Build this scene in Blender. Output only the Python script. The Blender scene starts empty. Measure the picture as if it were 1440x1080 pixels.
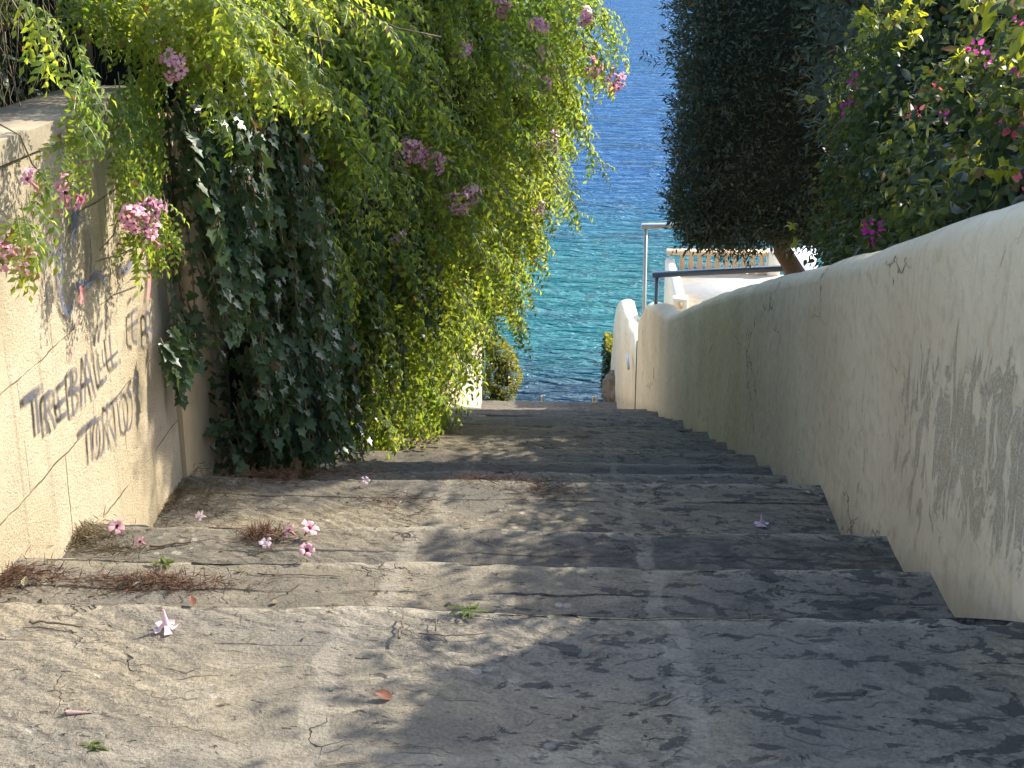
import bpy, math, random
import numpy as np
from mathutils import Vector, Matrix

random.seed(7)
RNG = np.random.default_rng(11)
SC = bpy.context.scene
COL = SC.collection

# ------------------------------------------------------------------ camera
EYE = np.array([0.0, 0.0, 1.58])
PITCH = math.radians(19.0)
FPX = 2000.0                       # focal length in pixels of a 1440 px wide picture
YAW = math.atan(87 / FPX * math.cos(PITCH))
cam = bpy.data.cameras.new('camera')
cam.sensor_width = 36.0
cam.lens = FPX / 1440 * 36.0
cam.clip_start = 0.05
cam.clip_end = 20000
cam_o = bpy.data.objects.new('camera', cam)
COL.objects.link(cam_o)
cam_o.location = EYE
cam_o.rotation_euler = (math.radians(90) - PITCH, 0, YAW)
SC.camera = cam_o

# ------------------------------------------------------------------ light
SUN_DIR = Vector((1.1, 0.6, 1.0)).normalized()
world = bpy.data.worlds.new('World')
SC.world = world
world.use_nodes = True
wn = world.node_tree
wn.nodes.clear()
sky = wn.nodes.new('ShaderNodeTexSky')
sky.sky_type = 'NISHITA'
sky.sun_disc = False
sky.sun_elevation = math.asin(SUN_DIR.z)
sky.sun_rotation = math.atan2(SUN_DIR.x, SUN_DIR.y)
sky.air_density = 1.0
sky.dust_density = 1.3
sky.ozone_density = 1.0
bg = wn.nodes.new('ShaderNodeBackground')
bg.inputs['Strength'].default_value = 0.15
wo = wn.nodes.new('ShaderNodeOutputWorld')
wn.links.new(sky.outputs[0], bg.inputs[0])
wn.links.new(bg.outputs[0], wo.inputs[0])
sun = bpy.data.lights.new('sun', 'SUN')
sun.energy = 2.75
sun.angle = math.radians(0.55)
sun.color = (1.0, 0.92, 0.78)
sun_o = bpy.data.objects.new('sun', sun)
COL.objects.link(sun_o)
sun_o.rotation_euler = SUN_DIR.to_track_quat('Z', 'Y').to_euler()
sun_o.location = (20, 12, 25)
SC.view_settings.view_transform = 'Standard'
SC.view_settings.look = 'None'
SC.view_settings.gamma = 1.0
SC.view_settings.exposure = 1.84
SC.render.engine = 'CYCLES'
SC.cycles.use_denoising = True
SC.cycles.max_bounces = 8
SC.cycles.diffuse_bounces = 4
SC.cycles.transmission_bounces = 4
SC.cycles.transparent_max_bounces = 12
SC.cycles.caustics_reflective = False
SC.cycles.caustics_refractive = False

# ------------------------------------------------------------------ surveying: a sight line from the survey point to a real plane
_fw = np.array([-math.sin(YAW) * math.cos(PITCH), math.cos(YAW) * math.cos(PITCH), -math.sin(PITCH)])
_rt = np.array([math.cos(YAW), math.sin(YAW), 0.0])
_up = np.cross(_rt, _fw)


def ray(x, y):
    return _fw + _rt * (x - 720) / FPX + _up * (540 - y) / FPX


def at_x(x, y, X):
    d = ray(x, y)
    return EYE + d * (X - EYE[0]) / d[0]


def at_y(x, y, Y):
    d = ray(x, y)
    return EYE + d * (Y - EYE[1]) / d[1]


def at_z(x, y, Z):
    d = ray(x, y)
    return EYE + d * (Z - EYE[2]) / d[2]


# ------------------------------------------------------------------ object helpers
def tag(o, label=None, cat=None, group=None, kind=None):
    if label:
        o['label'] = label
    if cat:
        o['category'] = cat
    if group:
        o['group'] = group
    if kind:
        o['kind'] = kind
    return o


def empty(name, loc, label, cat, group=None):
    o = bpy.data.objects.new(name, None)
    o.empty_display_size = 0.1
    COL.objects.link(o)
    o.location = Vector([float(c) for c in loc])
    return tag(o, label, cat, group)


def mesh_np(name, V, F, mat, parent=None, smooth=False, origin=None):
    """V (n,3) world coordinates, F (m,k) faces of one size (or a list of arrays)."""
    me = bpy.data.meshes.new(name)
    V = np.asarray(V, dtype=np.float32)
    off = np.zeros(3, dtype=np.float32)
    if parent is not None:
        w = parent
        while w is not None:
            off += np.array(w.location, dtype=np.float32)
            w = w.parent
    elif origin is not None:
        off = np.array(origin, dtype=np.float32)
    V = V - off
    Fs = F if isinstance(F, list) else [F]
    Fs = [np.asarray(f, dtype=np.int32) for f in Fs if len(f)]
    me.vertices.add(len(V))
    me.vertices.foreach_set('co', V.ravel())
    nl = sum(f.size for f in Fs)
    nf = sum(len(f) for f in Fs)
    me.loops.add(nl)
    me.loops.foreach_set('vertex_index', np.concatenate([f.ravel() for f in Fs]))
    me.polygons.add(nf)
    tot = np.concatenate([np.full(len(f), f.shape[1], dtype=np.int32) for f in Fs])
    st = np.concatenate([[0], np.cumsum(tot)[:-1]]).astype(np.int32)
    me.polygons.foreach_set('loop_start', st)
    me.polygons.foreach_set('loop_total', tot)
    if smooth:
        me.polygons.foreach_set('use_smooth', np.ones(nf, dtype=bool))
    me.update(calc_edges=True)
    me.validate()
    if mat:
        me.materials.append(mat)
    o = bpy.data.objects.new(name, me)
    COL.objects.link(o)
    if parent is not None:
        o.parent = parent
    elif origin is not None:
        o.location = Vector([float(c) for c in origin])
    return o


class MB:
    """collects shapes into one mesh"""

    def __init__(s):
        s.V = []
        s.Q = []
        s.T = []
        s.n = 0

    def add(s, V, Q=None, T=None):
        V = np.asarray(V, dtype=float).reshape(-1, 3)
        if Q is not None and len(Q):
            s.Q.append(np.asarray(Q, dtype=int) + s.n)
        if T is not None and len(T):
            s.T.append(np.asarray(T, dtype=int) + s.n)
        s.V.append(V)
        s.n += len(V)
        return s

    def box(s, lo, hi, M=None, bevel=0.0):
        lo = np.array(lo, float)
        hi = np.array(hi, float)
        if bevel > 0:
            b = bevel
            V = []
            for ax in range(3):
                for sx in (0, 1):
                    for sy in (0, 1):
                        for sz in (0, 1):
                            c = np.array([hi[0] if sx else lo[0], hi[1] if sy else lo[1], hi[2] if sz else lo[2]])
                            sg = np.array([1 if sx else -1, 1 if sy else -1, 1 if sz else -1])
                            m = np.ones(3)
                            m[ax] = 0
                            V.append(c - sg * m * b)
            V = np.array(V)
            # hull through bmesh
            import bmesh
            bm = bmesh.new()
            for v in V:
                bm.verts.new(v)
            bmesh.ops.convex_hull(bm, input=bm.verts[:])
            bm.verts.index_update()
            vv = np.array([v.co[:] for v in bm.verts])
            tt = [[v.index for v in f.verts] for f in bm.faces if len(f.verts) == 3]
            qq = [[v.index for v in f.verts] for f in bm.faces if len(f.verts) == 4]
            bm.free()
            if M is not None:
                vv = vv @ np.array(M)[:3, :3].T + np.array(M)[:3, 3]
            return s.add(vv, qq, tt)
        V = np.array([[x, y, z] for x in (lo[0], hi[0]) for y in (lo[1], hi[1]) for z in (lo[2], hi[2])])
        if M is not None:
            V = V @ np.array(M)[:3, :3].T + np.array(M)[:3, 3]
        Q = [[0, 1, 3, 2], [4, 6, 7, 5], [0, 4, 5, 1], [2, 3, 7, 6], [0, 2, 6, 4], [1, 5, 7, 3]]
        return s.add(V, Q)

    def tube(s, P, r, k=5, cap=True):
        P = np.asarray(P, float)
        n = len(P)
        r = np.full(n, r) if np.isscalar(r) else np.asarray(r, float)
        T = np.gradient(P, axis=0)
        T /= np.linalg.norm(T, axis=1, keepdims=True) + 1e-9
        ref = np.array([0.31, 0.17, 0.93])
        if abs(T[0] @ ref) > 0.95:
            ref = np.array([1.0, 0.1, 0.0])
        A = np.cross(T, ref)
        A /= np.linalg.norm(A, axis=1, keepdims=True) + 1e-9
        B = np.cross(T, A)
        a = np.arange(k) * 2 * math.pi / k
        V = P[:, None, :] + r[:, None, None] * (np.cos(a)[None, :, None] * A[:, None, :] + np.sin(a)[None, :, None] * B[:, None, :])
        V = V.reshape(-1, 3)
        i = np.arange(n - 1)[:, None] * k
        j = np.arange(k)[None, :]
        j2 = (j + 1) % k
        Q = np.stack([i + j, i + j2, i + k + j2, i + k + j], -1).reshape(-1, 4)
        Tt = []
        if cap:
            V = np.vstack([V, P[0], P[-1]])
            c0 = n * k
            for q in range(k):
                Tt.append([c0, (q + 1) % k, q])
                Tt.append([c0 + 1, (n - 1) * k + q, (n - 1) * k + (q + 1) % k])
        return s.add(V, Q, Tt)

    def lathe(s, prof, c, k=14):
        prof = np.asarray(prof, float)
        a = np.arange(k) * 2 * math.pi / k
        V = np.stack([c[0] + prof[:, 0:1] * np.cos(a), c[1] + prof[:, 0:1] * np.sin(a), np.repeat(c[2] + prof[:, 1:2], k, 1)], -1).reshape(-1, 3)
        n = len(prof)
        i = np.arange(n - 1)[:, None] * k
        j = np.arange(k)[None, :]
        j2 = (j + 1) % k
        Q = np.stack([i + j, i + j2, i + k + j2, i + k + j], -1).reshape(-1, 4)
        return s.add(V, Q)

    def grid(s, G):
        """G (a,b,3) sheet"""
        a, b = G.shape[:2]
        i = np.arange(a - 1)[:, None] * b
        j = np.arange(b - 1)[None, :]
        Q = np.stack([i + j, i + b + j, i + b + j + 1, i + j + 1], -1).reshape(-1, 4)
        return s.add(G.reshape(-1, 3), Q)

    def build(s, name, mat, parent=None, smooth=False, origin=None):
        V = np.vstack(s.V)
        F = []
        if s.Q:
            F.append(np.vstack(s.Q))
        if s.T:
            F.append(np.vstack(s.T))
        return mesh_np(name, V, F, mat, parent, smooth, origin)


# ------------------------------------------------------------------ numpy noise
def _hash(ix, iy, iz, seed):
    h = (ix * 374761393 + iy * 668265263 + iz * 2147483647 + seed * 974634777) & 0xFFFFFFFF
    h = ((h ^ (h >> 13)) * 1274126177) & 0xFFFFFFFF
    h = ((h ^ (h >> 16)) * 2246822519) & 0xFFFFFFFF
    return ((h ^ (h >> 15)) & 0xFFFF) / 65535.0


def vnoise(P, scale=1.0, seed=0):
    P = np.asarray(P, float) * scale
    f = np.floor(P).astype(np.int64)
    t = P - f
    t = t * t * (3 - 2 * t)
    out = 0
    for dx in (0, 1):
        for dy in (0, 1):
            for dz in (0, 1):
                w = (t[..., 0] if dx else 1 - t[..., 0]) * (t[..., 1] if dy else 1 - t[..., 1]) * (t[..., 2] if dz else 1 - t[..., 2])
                out = out + w * _hash(f[..., 0] + dx, f[..., 1] + dy, f[..., 2] + dz, seed)
    return out * 2 - 1


def fbm(P, scale=1.0, oct=4, seed=0, gain=0.5):
    s = 0
    a = 1.0
    for k in range(oct):
        s = s + a * vnoise(P, scale * 2 ** k, seed + k * 17)
        a *= gain
    return s


# ------------------------------------------------------------------ material helpers
class NT:
    def __init__(s, name):
        s.mat = bpy.data.materials.new(name)
        s.mat.use_nodes = True
        s.t = s.mat.node_tree
        s.t.nodes.clear()
        s.out = s.t.nodes.new('ShaderNodeOutputMaterial')
        s.geo = s.t.nodes.new('ShaderNodeNewGeometry')
        s.pos = s.geo.outputs['Position']
        s.isl = s.geo.outputs['Random Per Island']

    def n(s, typ, ins=None, **props):
        nd = s.t.nodes.new('ShaderNode' + typ)
        for k, v in props.items():
            setattr(nd, k, v)
        for k, v in (ins or {}).items():
            s.put(nd.inputs[k], v)
        return nd

    def put(s, sock, v):
        if isinstance(v, bpy.types.NodeSocket):
            s.t.links.new(v, sock)
        elif hasattr(sock.default_value, '__len__'):
            v = tuple(v)
            if len(sock.default_value) == 4 and len(v) == 3:
                v = v + (1.0,)
            sock.default_value = v
        else:
            sock.default_value = v

    def m(s, op, a, b=0.0, c=0.0, clamp=False):
        nd = s.n('Math', {0: a, 1: b, 2: c}, operation=op)
        nd.use_clamp = clamp
        return nd.outputs[0]

    def mix(s, f, a, b, mode='MIX'):
        nd = s.n('Mix', None, data_type='RGBA', blend_type=mode)
        s.put(nd.inputs[0], f)
        s.put(nd.inputs[6], a)
        s.put(nd.inputs[7], b)
        return nd.outputs[2]

    def sm(s, v, a, b, lo=0.0, hi=1.0):
        nd = s.n('MapRange', {0: v, 1: a, 2: b, 3: lo, 4: hi}, interpolation_type='SMOOTHSTEP')
        return nd.outputs[0]

    def lin(s, v, a, b, lo=0.0, hi=1.0):
        nd = s.n('MapRange', {0: v, 1: a, 2: b, 3: lo, 4: hi})
        return nd.outputs[0]

    def scale(s, vec, xyz):
        nd = s.n('Mapping', {0: vec, 3: xyz})
        return nd.outputs[0]

    def noise(s, vec, sc, det=4.0, rough=0.55, dist=0.0, col=False):
        nd = s.n('TexNoise', {'Vector': vec, 'Scale': sc, 'Detail': det, 'Roughness': rough, 'Distortion': dist})
        return nd.outputs[1] if col else nd.outputs[0]

    def voro(s, vec, sc, feat='F1', out=0, rand=1.0):
        nd = s.n('TexVoronoi', {'Vector': vec, 'Scale': sc, 'Randomness': rand}, feature=feat)
        return nd.outputs[out]

    def xyz(s, vec=None):
        nd = s.n('SeparateXYZ', {0: vec or s.pos})
        return nd.outputs

    def bump(s, h, st=0.5, dist=0.01, nrm=None):
        ins = {'Height': h, 'Strength': st, 'Distance': dist}
        if nrm is not None:
            ins['Normal'] = nrm
        return s.n('Bump', ins).outputs[0]

    def principled(s, col, rough=0.8, nrm=None, spec=0.5, metal=0.0):
        ins = {'Base Color': col, 'Roughness': rough, 'Metallic': metal, 'Specular IOR Level': spec}
        if nrm is not None:
            ins['Normal'] = nrm
        nd = s.n('BsdfPrincipled', ins)
        s.t.links.new(nd.outputs[0], s.out.inputs[0])
        return nd


def simple(name, col, rough=0.7, metal=0.0, var=0.15, sc=20, bump=0.0):
    k = NT(name)
    f = k.noise(k.pos, sc, 4)
    c = k.mix(f, [x * (1 - var) for x in col], [min(1, x * (1 + var)) for x in col])
    nrm = k.bump(k.noise(k.pos, sc * 3, 5), 0.6, bump) if bump else None
    k.principled(c, rough, nrm, metal=metal)
    return k.mat


def leaf_mat(name, c1, c2, t1, t2, trans=0.42, gloss=0.35, rough=0.38, clump=1.6):
    """diffuse colour between c1 and c2, light let through between t1 and t2; leaf by leaf and clump by clump"""
    k = NT(name)
    cl = k.sm(k.noise(k.pos, clump, 2), 0.35, 0.65)
    f = k.m('ADD', k.m('MULTIPLY', k.isl, 0.6), k.m('MULTIPLY', cl, 0.4))
    dead = k.sm(k.isl, 0.972, 0.975) if clump == 1.6 and name.endswith('_leaf') else 0.0
    c = k.mix(dead, k.mix(f, c1, c2), (0.16, 0.10, 0.045))
    t = k.mix(dead, k.mix(f, t1, t2), (0.28, 0.17, 0.05))
    d = k.n('BsdfDiffuse', {'Color': c})
    tr = k.n('BsdfTranslucent', {'Color': t})
    mx = k.n('MixShader', {0: trans, 1: d.outputs[0], 2: tr.outputs[0]})
    gl = k.n('BsdfGlossy', {'Color': (0.9, 0.92, 0.95), 'Roughness': rough})
    fr = k.n('LayerWeight', {'Blend': 0.25})
    ff = k.m('MINIMUM', k.m('MULTIPLY', k.m('ADD', fr.outputs['Fresnel'], 0.03), gloss), 0.11)
    mm = k.n('MixShader', {0: ff, 1: mx.outputs[0], 2: gl.outputs[0]})
    k.t.links.new(mm.outputs[0], k.out.inputs[0])
    return k.mat


def stone_mat():
    k = NT('weathered_stone')
    X, Y, Z = k.xyz()
    wob = k.noise(k.pos, 3.0, 3)
    n1 = k.noise(k.pos, 1.3, 6, 0.62)
    n2 = k.noise(k.pos, 9.0, 8, 0.65, 0.6)
    n3 = k.noise(k.scale(k.pos, (1.0, 1.8, 1.0)), 3.6, 6, 0.62, 1.2)
    fine = k.noise(k.pos, 110.0, 5, 0.7)
    nose = k.n('Attribute', None, attribute_name='tonose').outputs['Fac']
    c = k.mix(k.sm(n1, 0.36, 0.64), (0.175, 0.155, 0.120), (0.315, 0.262, 0.178))
    c = k.mix(k.m('MULTIPLY', k.sm(n3, 0.50, 0.68), 0.6), c, (0.385, 0.335, 0.245))
    c = k.mix(k.m('MULTIPLY', k.sm(n3, 0.46, 0.30), 0.6), c, (0.125, 0.115, 0.098))
    c = k.mix(k.m('MULTIPLY', k.sm(n2, 0.46, 0.28), 0.4), c, (0.15, 0.138, 0.118))
    # scratched, bedded surface of the slabs: thin dark lines in two directions
    wq = k.n('VectorMath', {0: k.pos, 1: k.n('VectorMath', {0: k.noise(k.pos, 2.2, 4, 0.6, 0.0, True), 'Scale': 0.5}, operation='SCALE').outputs[0]}, operation='ADD').outputs[0]
    l1 = k.noise(k.n('Mapping', {0: wq, 2: (0, 0, 0.55), 3: (5.0, 46.0, 1.0)}).outputs[0], 1.0, 5, 0.65)
    l2 = k.noise(k.n('Mapping', {0: wq, 2: (0, 0, -0.9), 3: (6.0, 60.0, 1.0)}).outputs[0], 1.0, 5, 0.65)
    lm = k.sm(k.noise(k.pos, 1.7, 2), 0.44, 0.58)
    line = k.m('MAXIMUM', k.m('MULTIPLY', k.sm(l1, 0.40, 0.32), lm), k.m('MULTIPLY', k.sm(l2, 0.38, 0.31), k.m('SUBTRACT', 1.0, lm)))
    c = k.mix(k.m('MULTIPLY', line, 0.6), c, (0.095, 0.085, 0.068))
    # slab to slab tint
    slab = k.noise(k.scale(k.pos, (0.9, 2.3, 0.2)), 1.0, 0.0)
    c = k.mix(k.sm(slab, 0.42, 0.58, 0.0, 0.42), c, (0.155, 0.15, 0.14))
    sid = k.n('Attribute', None, attribute_name='tread').outputs['Fac']
    c = k.mix(k.m('MULTIPLY', sid, 0.5), c, k.mix(sid, (0.20, 0.165, 0.115), (0.11, 0.098, 0.08)))
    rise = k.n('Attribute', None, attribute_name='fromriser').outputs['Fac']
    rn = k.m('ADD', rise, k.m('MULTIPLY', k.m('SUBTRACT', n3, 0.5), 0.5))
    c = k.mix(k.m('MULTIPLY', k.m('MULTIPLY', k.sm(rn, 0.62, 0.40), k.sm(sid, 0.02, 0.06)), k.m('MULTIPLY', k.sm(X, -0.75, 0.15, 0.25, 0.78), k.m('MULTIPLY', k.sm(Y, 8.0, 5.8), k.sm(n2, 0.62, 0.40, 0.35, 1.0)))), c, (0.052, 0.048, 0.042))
    # worn pale nosing, dirt gathered behind it at the back of each tread
    nw = k.m('ADD', nose, k.m('MULTIPLY', k.m('SUBTRACT', n2, 0.5), 0.10))
    c = k.mix(k.m('MULTIPLY', k.sm(nw, 0.075, 0.02), k.sm(Y, 9.0, 5.0, 0.12, 0.55)), c, (0.42, 0.37, 0.275))
    c = k.mix(k.m('MULTIPLY', k.sm(k.m('ABSOLUTE', k.m('SUBTRACT', k.m('ADD', nose, k.m('MULTIPLY', k.m('SUBTRACT', n3, 0.5), 0.07)), 0.215)), 0.010, 0.003), k.sm(k.noise(k.pos, 2.0, 3), 0.42, 0.5)), c, (0.04, 0.036, 0.03))
    # crusts of dark lichen with hard edges, denser to the right, which also deepens the shaded half
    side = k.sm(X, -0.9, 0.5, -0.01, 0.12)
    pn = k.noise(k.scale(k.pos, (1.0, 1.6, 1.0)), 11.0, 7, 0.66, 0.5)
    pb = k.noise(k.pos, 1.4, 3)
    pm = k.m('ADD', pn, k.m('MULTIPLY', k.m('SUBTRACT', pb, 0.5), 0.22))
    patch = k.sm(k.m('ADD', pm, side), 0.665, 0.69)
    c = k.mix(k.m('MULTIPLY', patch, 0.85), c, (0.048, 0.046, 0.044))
    # pale lichen spots
    vo = k.voro(k.pos, 16.0, 'F1', 0)
    spot = k.m('MULTIPLY', k.sm(k.m('ADD', vo, k.m('MULTIPLY', fine, 0.25)), 0.36, 0.28), k.sm(k.noise(k.pos, 2.6, 2), 0.55, 0.66))
    c = k.mix(k.m('MULTIPLY', spot, 0.55), c, (0.52, 0.48, 0.40))
    c = k.mix(k.m('MULTIPLY', k.sm(fine, 0.36, 0.60), 0.95), k.mix(0.42, c, (0.05, 0.05, 0.045)), c)
    # mortar bands running down the flight and across it
    edge = k.m('MULTIPLY', k.m('SUBTRACT', n2, 0.5), 0.11)

    def band(v, at, w, amp):
        d = k.m('ABSOLUTE', k.m('SUBTRACT', k.m('ADD', v, k.m('ADD', edge, k.m('MULTIPLY', k.m('SUBTRACT', wob, 0.5), amp))), at))
        return k.sm(d, w, w * 0.6)
    mort = k.m('MAXIMUM', band(X, 0.26, 0.032, 0.10), band(X, -0.50, 0.034, 0.07))
    mort = k.m('MAXIMUM', mort, k.m('MULTIPLY', band(Y, 2.36, 0.03, 0.10), 0.8))
    mort = k.m('MAXIMUM', mort, k.m('MULTIPLY', band(X, -1.12, 0.02, 0.2), 0.4))
    mc = k.mix(fine, (0.26, 0.23, 0.18), (0.40, 0.355, 0.275))
    c = k.mix(k.m('MULTIPLY', k.m('MULTIPLY', mort, k.sm(n2, 0.3, 0.6, 0.35, 1.0)), k.sm(Y, 10.0, 3.5, 0.15, 0.46)), c, mc)
    # hairline cracks
    wv = k.n('VectorMath', {0: k.pos, 1: k.n('VectorMath', {0: k.noise(k.pos, 4.0, 4, 0.6, 0.0, True), 'Scale': 0.35}, operation='SCALE').outputs[0]}, operation='ADD').outputs[0]
    ce = k.voro(wv, 2.6, 'DISTANCE_TO_EDGE', 0)
    cm = k.m('MULTIPLY', k.sm(ce, 0.009, 0.002), k.sm(k.noise(k.pos, 2.3, 2), 0.545, 0.64))
    pit = k.m('MULTIPLY', k.sm(k.noise(k.scale(k.pos, (1.0, 2.2, 1.0)), 26.0, 4, 0.6, 0.5), 0.36, 0.32), k.sm(k.noise(k.pos, 3.1, 2), 0.42, 0.55))
    dark = k.m('MAXIMUM', cm, pit)
    c = k.mix(k.m('MULTIPLY', dark, 0.72), c, (0.03, 0.027, 0.023))
    # layered grain
    gr = k.n('TexWave', {'Vector': k.scale(k.pos, (1.0, 1.4, 1.0)), 'Scale': 7.0, 'Distortion': 9.0, 'Detail': 5.0, 'Detail Scale': 1.3, 'Detail Roughness': 0.65}, wave_type='BANDS', bands_direction='DIAGONAL').outputs[0]
    grm = k.sm(k.noise(k.pos, 1.3, 1), 0.42, 0.58)
    c = k.mix(k.m('MULTIPLY', k.m('MULTIPLY', k.sm(gr, 0.4, 0.0), grm), 0.4), c, (0.07, 0.066, 0.058))
    h = k.m('ADD', k.m('MULTIPLY', k.m('MULTIPLY', gr, grm), 0.2), k.m('MULTIPLY', n2, 0.8))
    h = k.m('ADD', h, k.m('MULTIPLY', fine, 0.32))
    h = k.m('SUBTRACT', h, k.m('MULTIPLY', dark, 1.0))
    h = k.m('SUBTRACT', h, k.m('MULTIPLY', patch, 0.12))
    h = k.m('SUBTRACT', h, k.m('MULTIPLY', line, 0.35))
    h = k.m('ADD', h, k.m('MULTIPLY', n3, 0.9))
    nrm = k.bump(h, 1.0, 0.017)
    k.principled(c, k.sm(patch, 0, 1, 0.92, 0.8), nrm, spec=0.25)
    return k.mat


def block_wall_mat():
    k = NT('rendered_block')
    X, Y, Z = k.xyz()
    yz = k.n('CombineXYZ', {0: Y, 1: Z, 2: 0.0}).outputs[0]
    yzw = k.n('VectorMath', {0: yz, 1: k.n('VectorMath', {0: k.noise(k.pos, 6.0, 3, 0.5, 0, True), 'Scale': 0.03}, operation='SCALE').outputs[0]}, operation='ADD').outputs[0]
    br = k.n('TexBrick', {'Vector': k.n('VectorMath', {0: yzw, 1: (0.12, 0.117, 0)}, operation='ADD').outputs[0], 'Scale': 1.0, 'Mortar Size': 0.0035, 'Mortar Smooth': 0.4, 'Brick Width': 0.62, 'Row Height': 0.36}, offset=0.5).outputs['Fac']
    jm = k.m('MULTIPLY', br, k.sm(k.noise(k.pos, 3.2, 3), 0.40, 0.58))
    n1 = k.noise(k.pos, 1.6, 5)
    gr = k.noise(k.pos, 120.0, 6, 0.75)
    md = k.noise(k.pos, 22.0, 6, 0.6)
    c = k.mix(k.sm(n1, 0.3, 0.7), (0.53, 0.44, 0.295), (0.67, 0.575, 0.415))
    c = k.mix(k.m('MULTIPLY', k.sm(gr, 0.47, 0.33), 0.65), c, (0.26, 0.19, 0.10))
    c = k.mix(k.m('MULTIPLY', k.sm(md, 0.55, 0.75), 0.35), c, (0.62, 0.54, 0.39))
    # rain streaks
    st = k.noise(k.scale(k.pos, (9.0, 9.0, 0.55)), 1.6, 5, 0.6)
    c = k.mix(k.m('MULTIPLY', k.sm(st, 0.55, 0.75), 0.45), c, (0.25, 0.20, 0.13))
    # grey weathering under the coping
    c = k.mix(k.m('MULTIPLY', k.sm(k.m('ADD', Z, k.m('MULTIPLY', st, 0.5)), 0.75, 1.15), 0.55), c, (0.30, 0.255, 0.18))
    c = k.mix(k.m('MULTIPLY', jm, 0.8), c, (0.10, 0.07, 0.045))
    h = k.m('ADD', k.m('MULTIPLY', gr, 0.8), k.m('MULTIPLY', md, 0.7))
    h = k.m('SUBTRACT', h, k.m('MULTIPLY', jm, 1.2))
    k.principled(c, 0.95, k.bump(h, 1.0, 0.017), spec=0.15)
    return k.mat


def painted_wall_mat(name='cream_painted_render', near=1.0):
    k = NT(name)
    X, Y, Z = k.xyz()
    n1 = k.noise(k.pos, 1.1, 4)
    fine = k.noise(k.pos, 150.0, 5, 0.7)
    md = k.noise(k.pos, 14.0, 5)
    c = k.mix(k.sm(n1, 0.3, 0.7), (0.70, 0.595, 0.41), (0.81, 0.71, 0.52))
    # flaked paint and grey mould running down
    s1 = k.noise(k.scale(k.pos, (3.2, 3.2, 1.5)), 2.6, 10, 0.76, 1.3)
    s2 = k.noise(k.scale(k.pos, (14.0, 14.0, 1.0)), 2.4, 5, 0.6)
    hz = k.m('ADD', Z, k.m('MULTIPLY', k.m('SUBTRACT', Y, 3.0), 0.325))        # height above the flight
    low = k.m('MULTIPLY', k.sm(hz, 0.02, 0.22), k.sm(hz, 0.78, 0.5))
    nearm = k.sm(Y, 5.3, 3.5)
    a = k.m('ADD', k.m('MULTIPLY', s1, 0.9), k.m('MULTIPLY', s2, 0.1))
    a = k.m('ADD', a, k.m('MULTIPLY', k.m('MULTIPLY', low, nearm), 0.13 * near))
    mould = k.sm(a, 0.60, 0.66)
    speck = k.m('ADD', 0.3, k.m('MULTIPLY', k.sm(fine, 0.42, 0.56), 0.7))
    c = k.mix(k.m('MULTIPLY', k.m('MULTIPLY', mould, speck), 0.66), c, (0.235, 0.215, 0.165))
    # thin rain streaks
    c = k.mix(k.m('MULTIPLY', k.sm(s2, 0.56, 0.74), 0.35), c, (0.36, 0.32, 0.25))
    # yellow-brown mottling
    c = k.mix(k.m('MULTIPLY', k.sm(md, 0.50, 0.70), 0.4), c, (0.50, 0.41, 0.27))
    # hairline cracks
    wv = k.n('VectorMath', {0: k.scale(k.pos, (1, 0.55, 1.0)), 1: k.n('VectorMath', {0: k.noise(k.pos, 6.0, 4, 0.6, 0, True), 'Scale': 0.22}, operation='SCALE').outputs[0]}, operation='ADD').outputs[0]
    ce = k.voro(wv, 1.5, 'DISTANCE_TO_EDGE', 0)
    cm = k.m('MULTIPLY', k.sm(ce, 0.007, 0.002), k.sm(k.noise(k.pos, 1.5, 2), 0.52, 0.6))
    c = k.mix(k.m('MULTIPLY', cm, 0.75), c, (0.12, 0.10, 0.08))
    # splash zone
    c = k.mix(k.m('MULTIPLY', k.sm(k.m('ADD', hz, k.m('MULTIPLY', s2, 0.2)), 0.16, 0.0), 0.45), c, (0.30, 0.26, 0.19))
    h = k.m('ADD', k.m('MULTIPLY', fine, 0.5), k.m('MULTIPLY', md, 1.3))
    h = k.m('SUBTRACT', h, k.m('MULTIPLY', cm, 0.8))
    h = k.m('ADD', h, k.m('MULTIPLY', mould, -0.25))
    h = k.m('ADD', h, k.m('MULTIPLY', k.noise(k.scale(k.pos, (1.0, 1.0, 3.5)), 2.6, 3, 0.5, 0.6), 1.0))
    k.principled(c, 0.9, k.bump(h, 0.8, 0.012), spec=0.2)
    return k.mat


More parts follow.
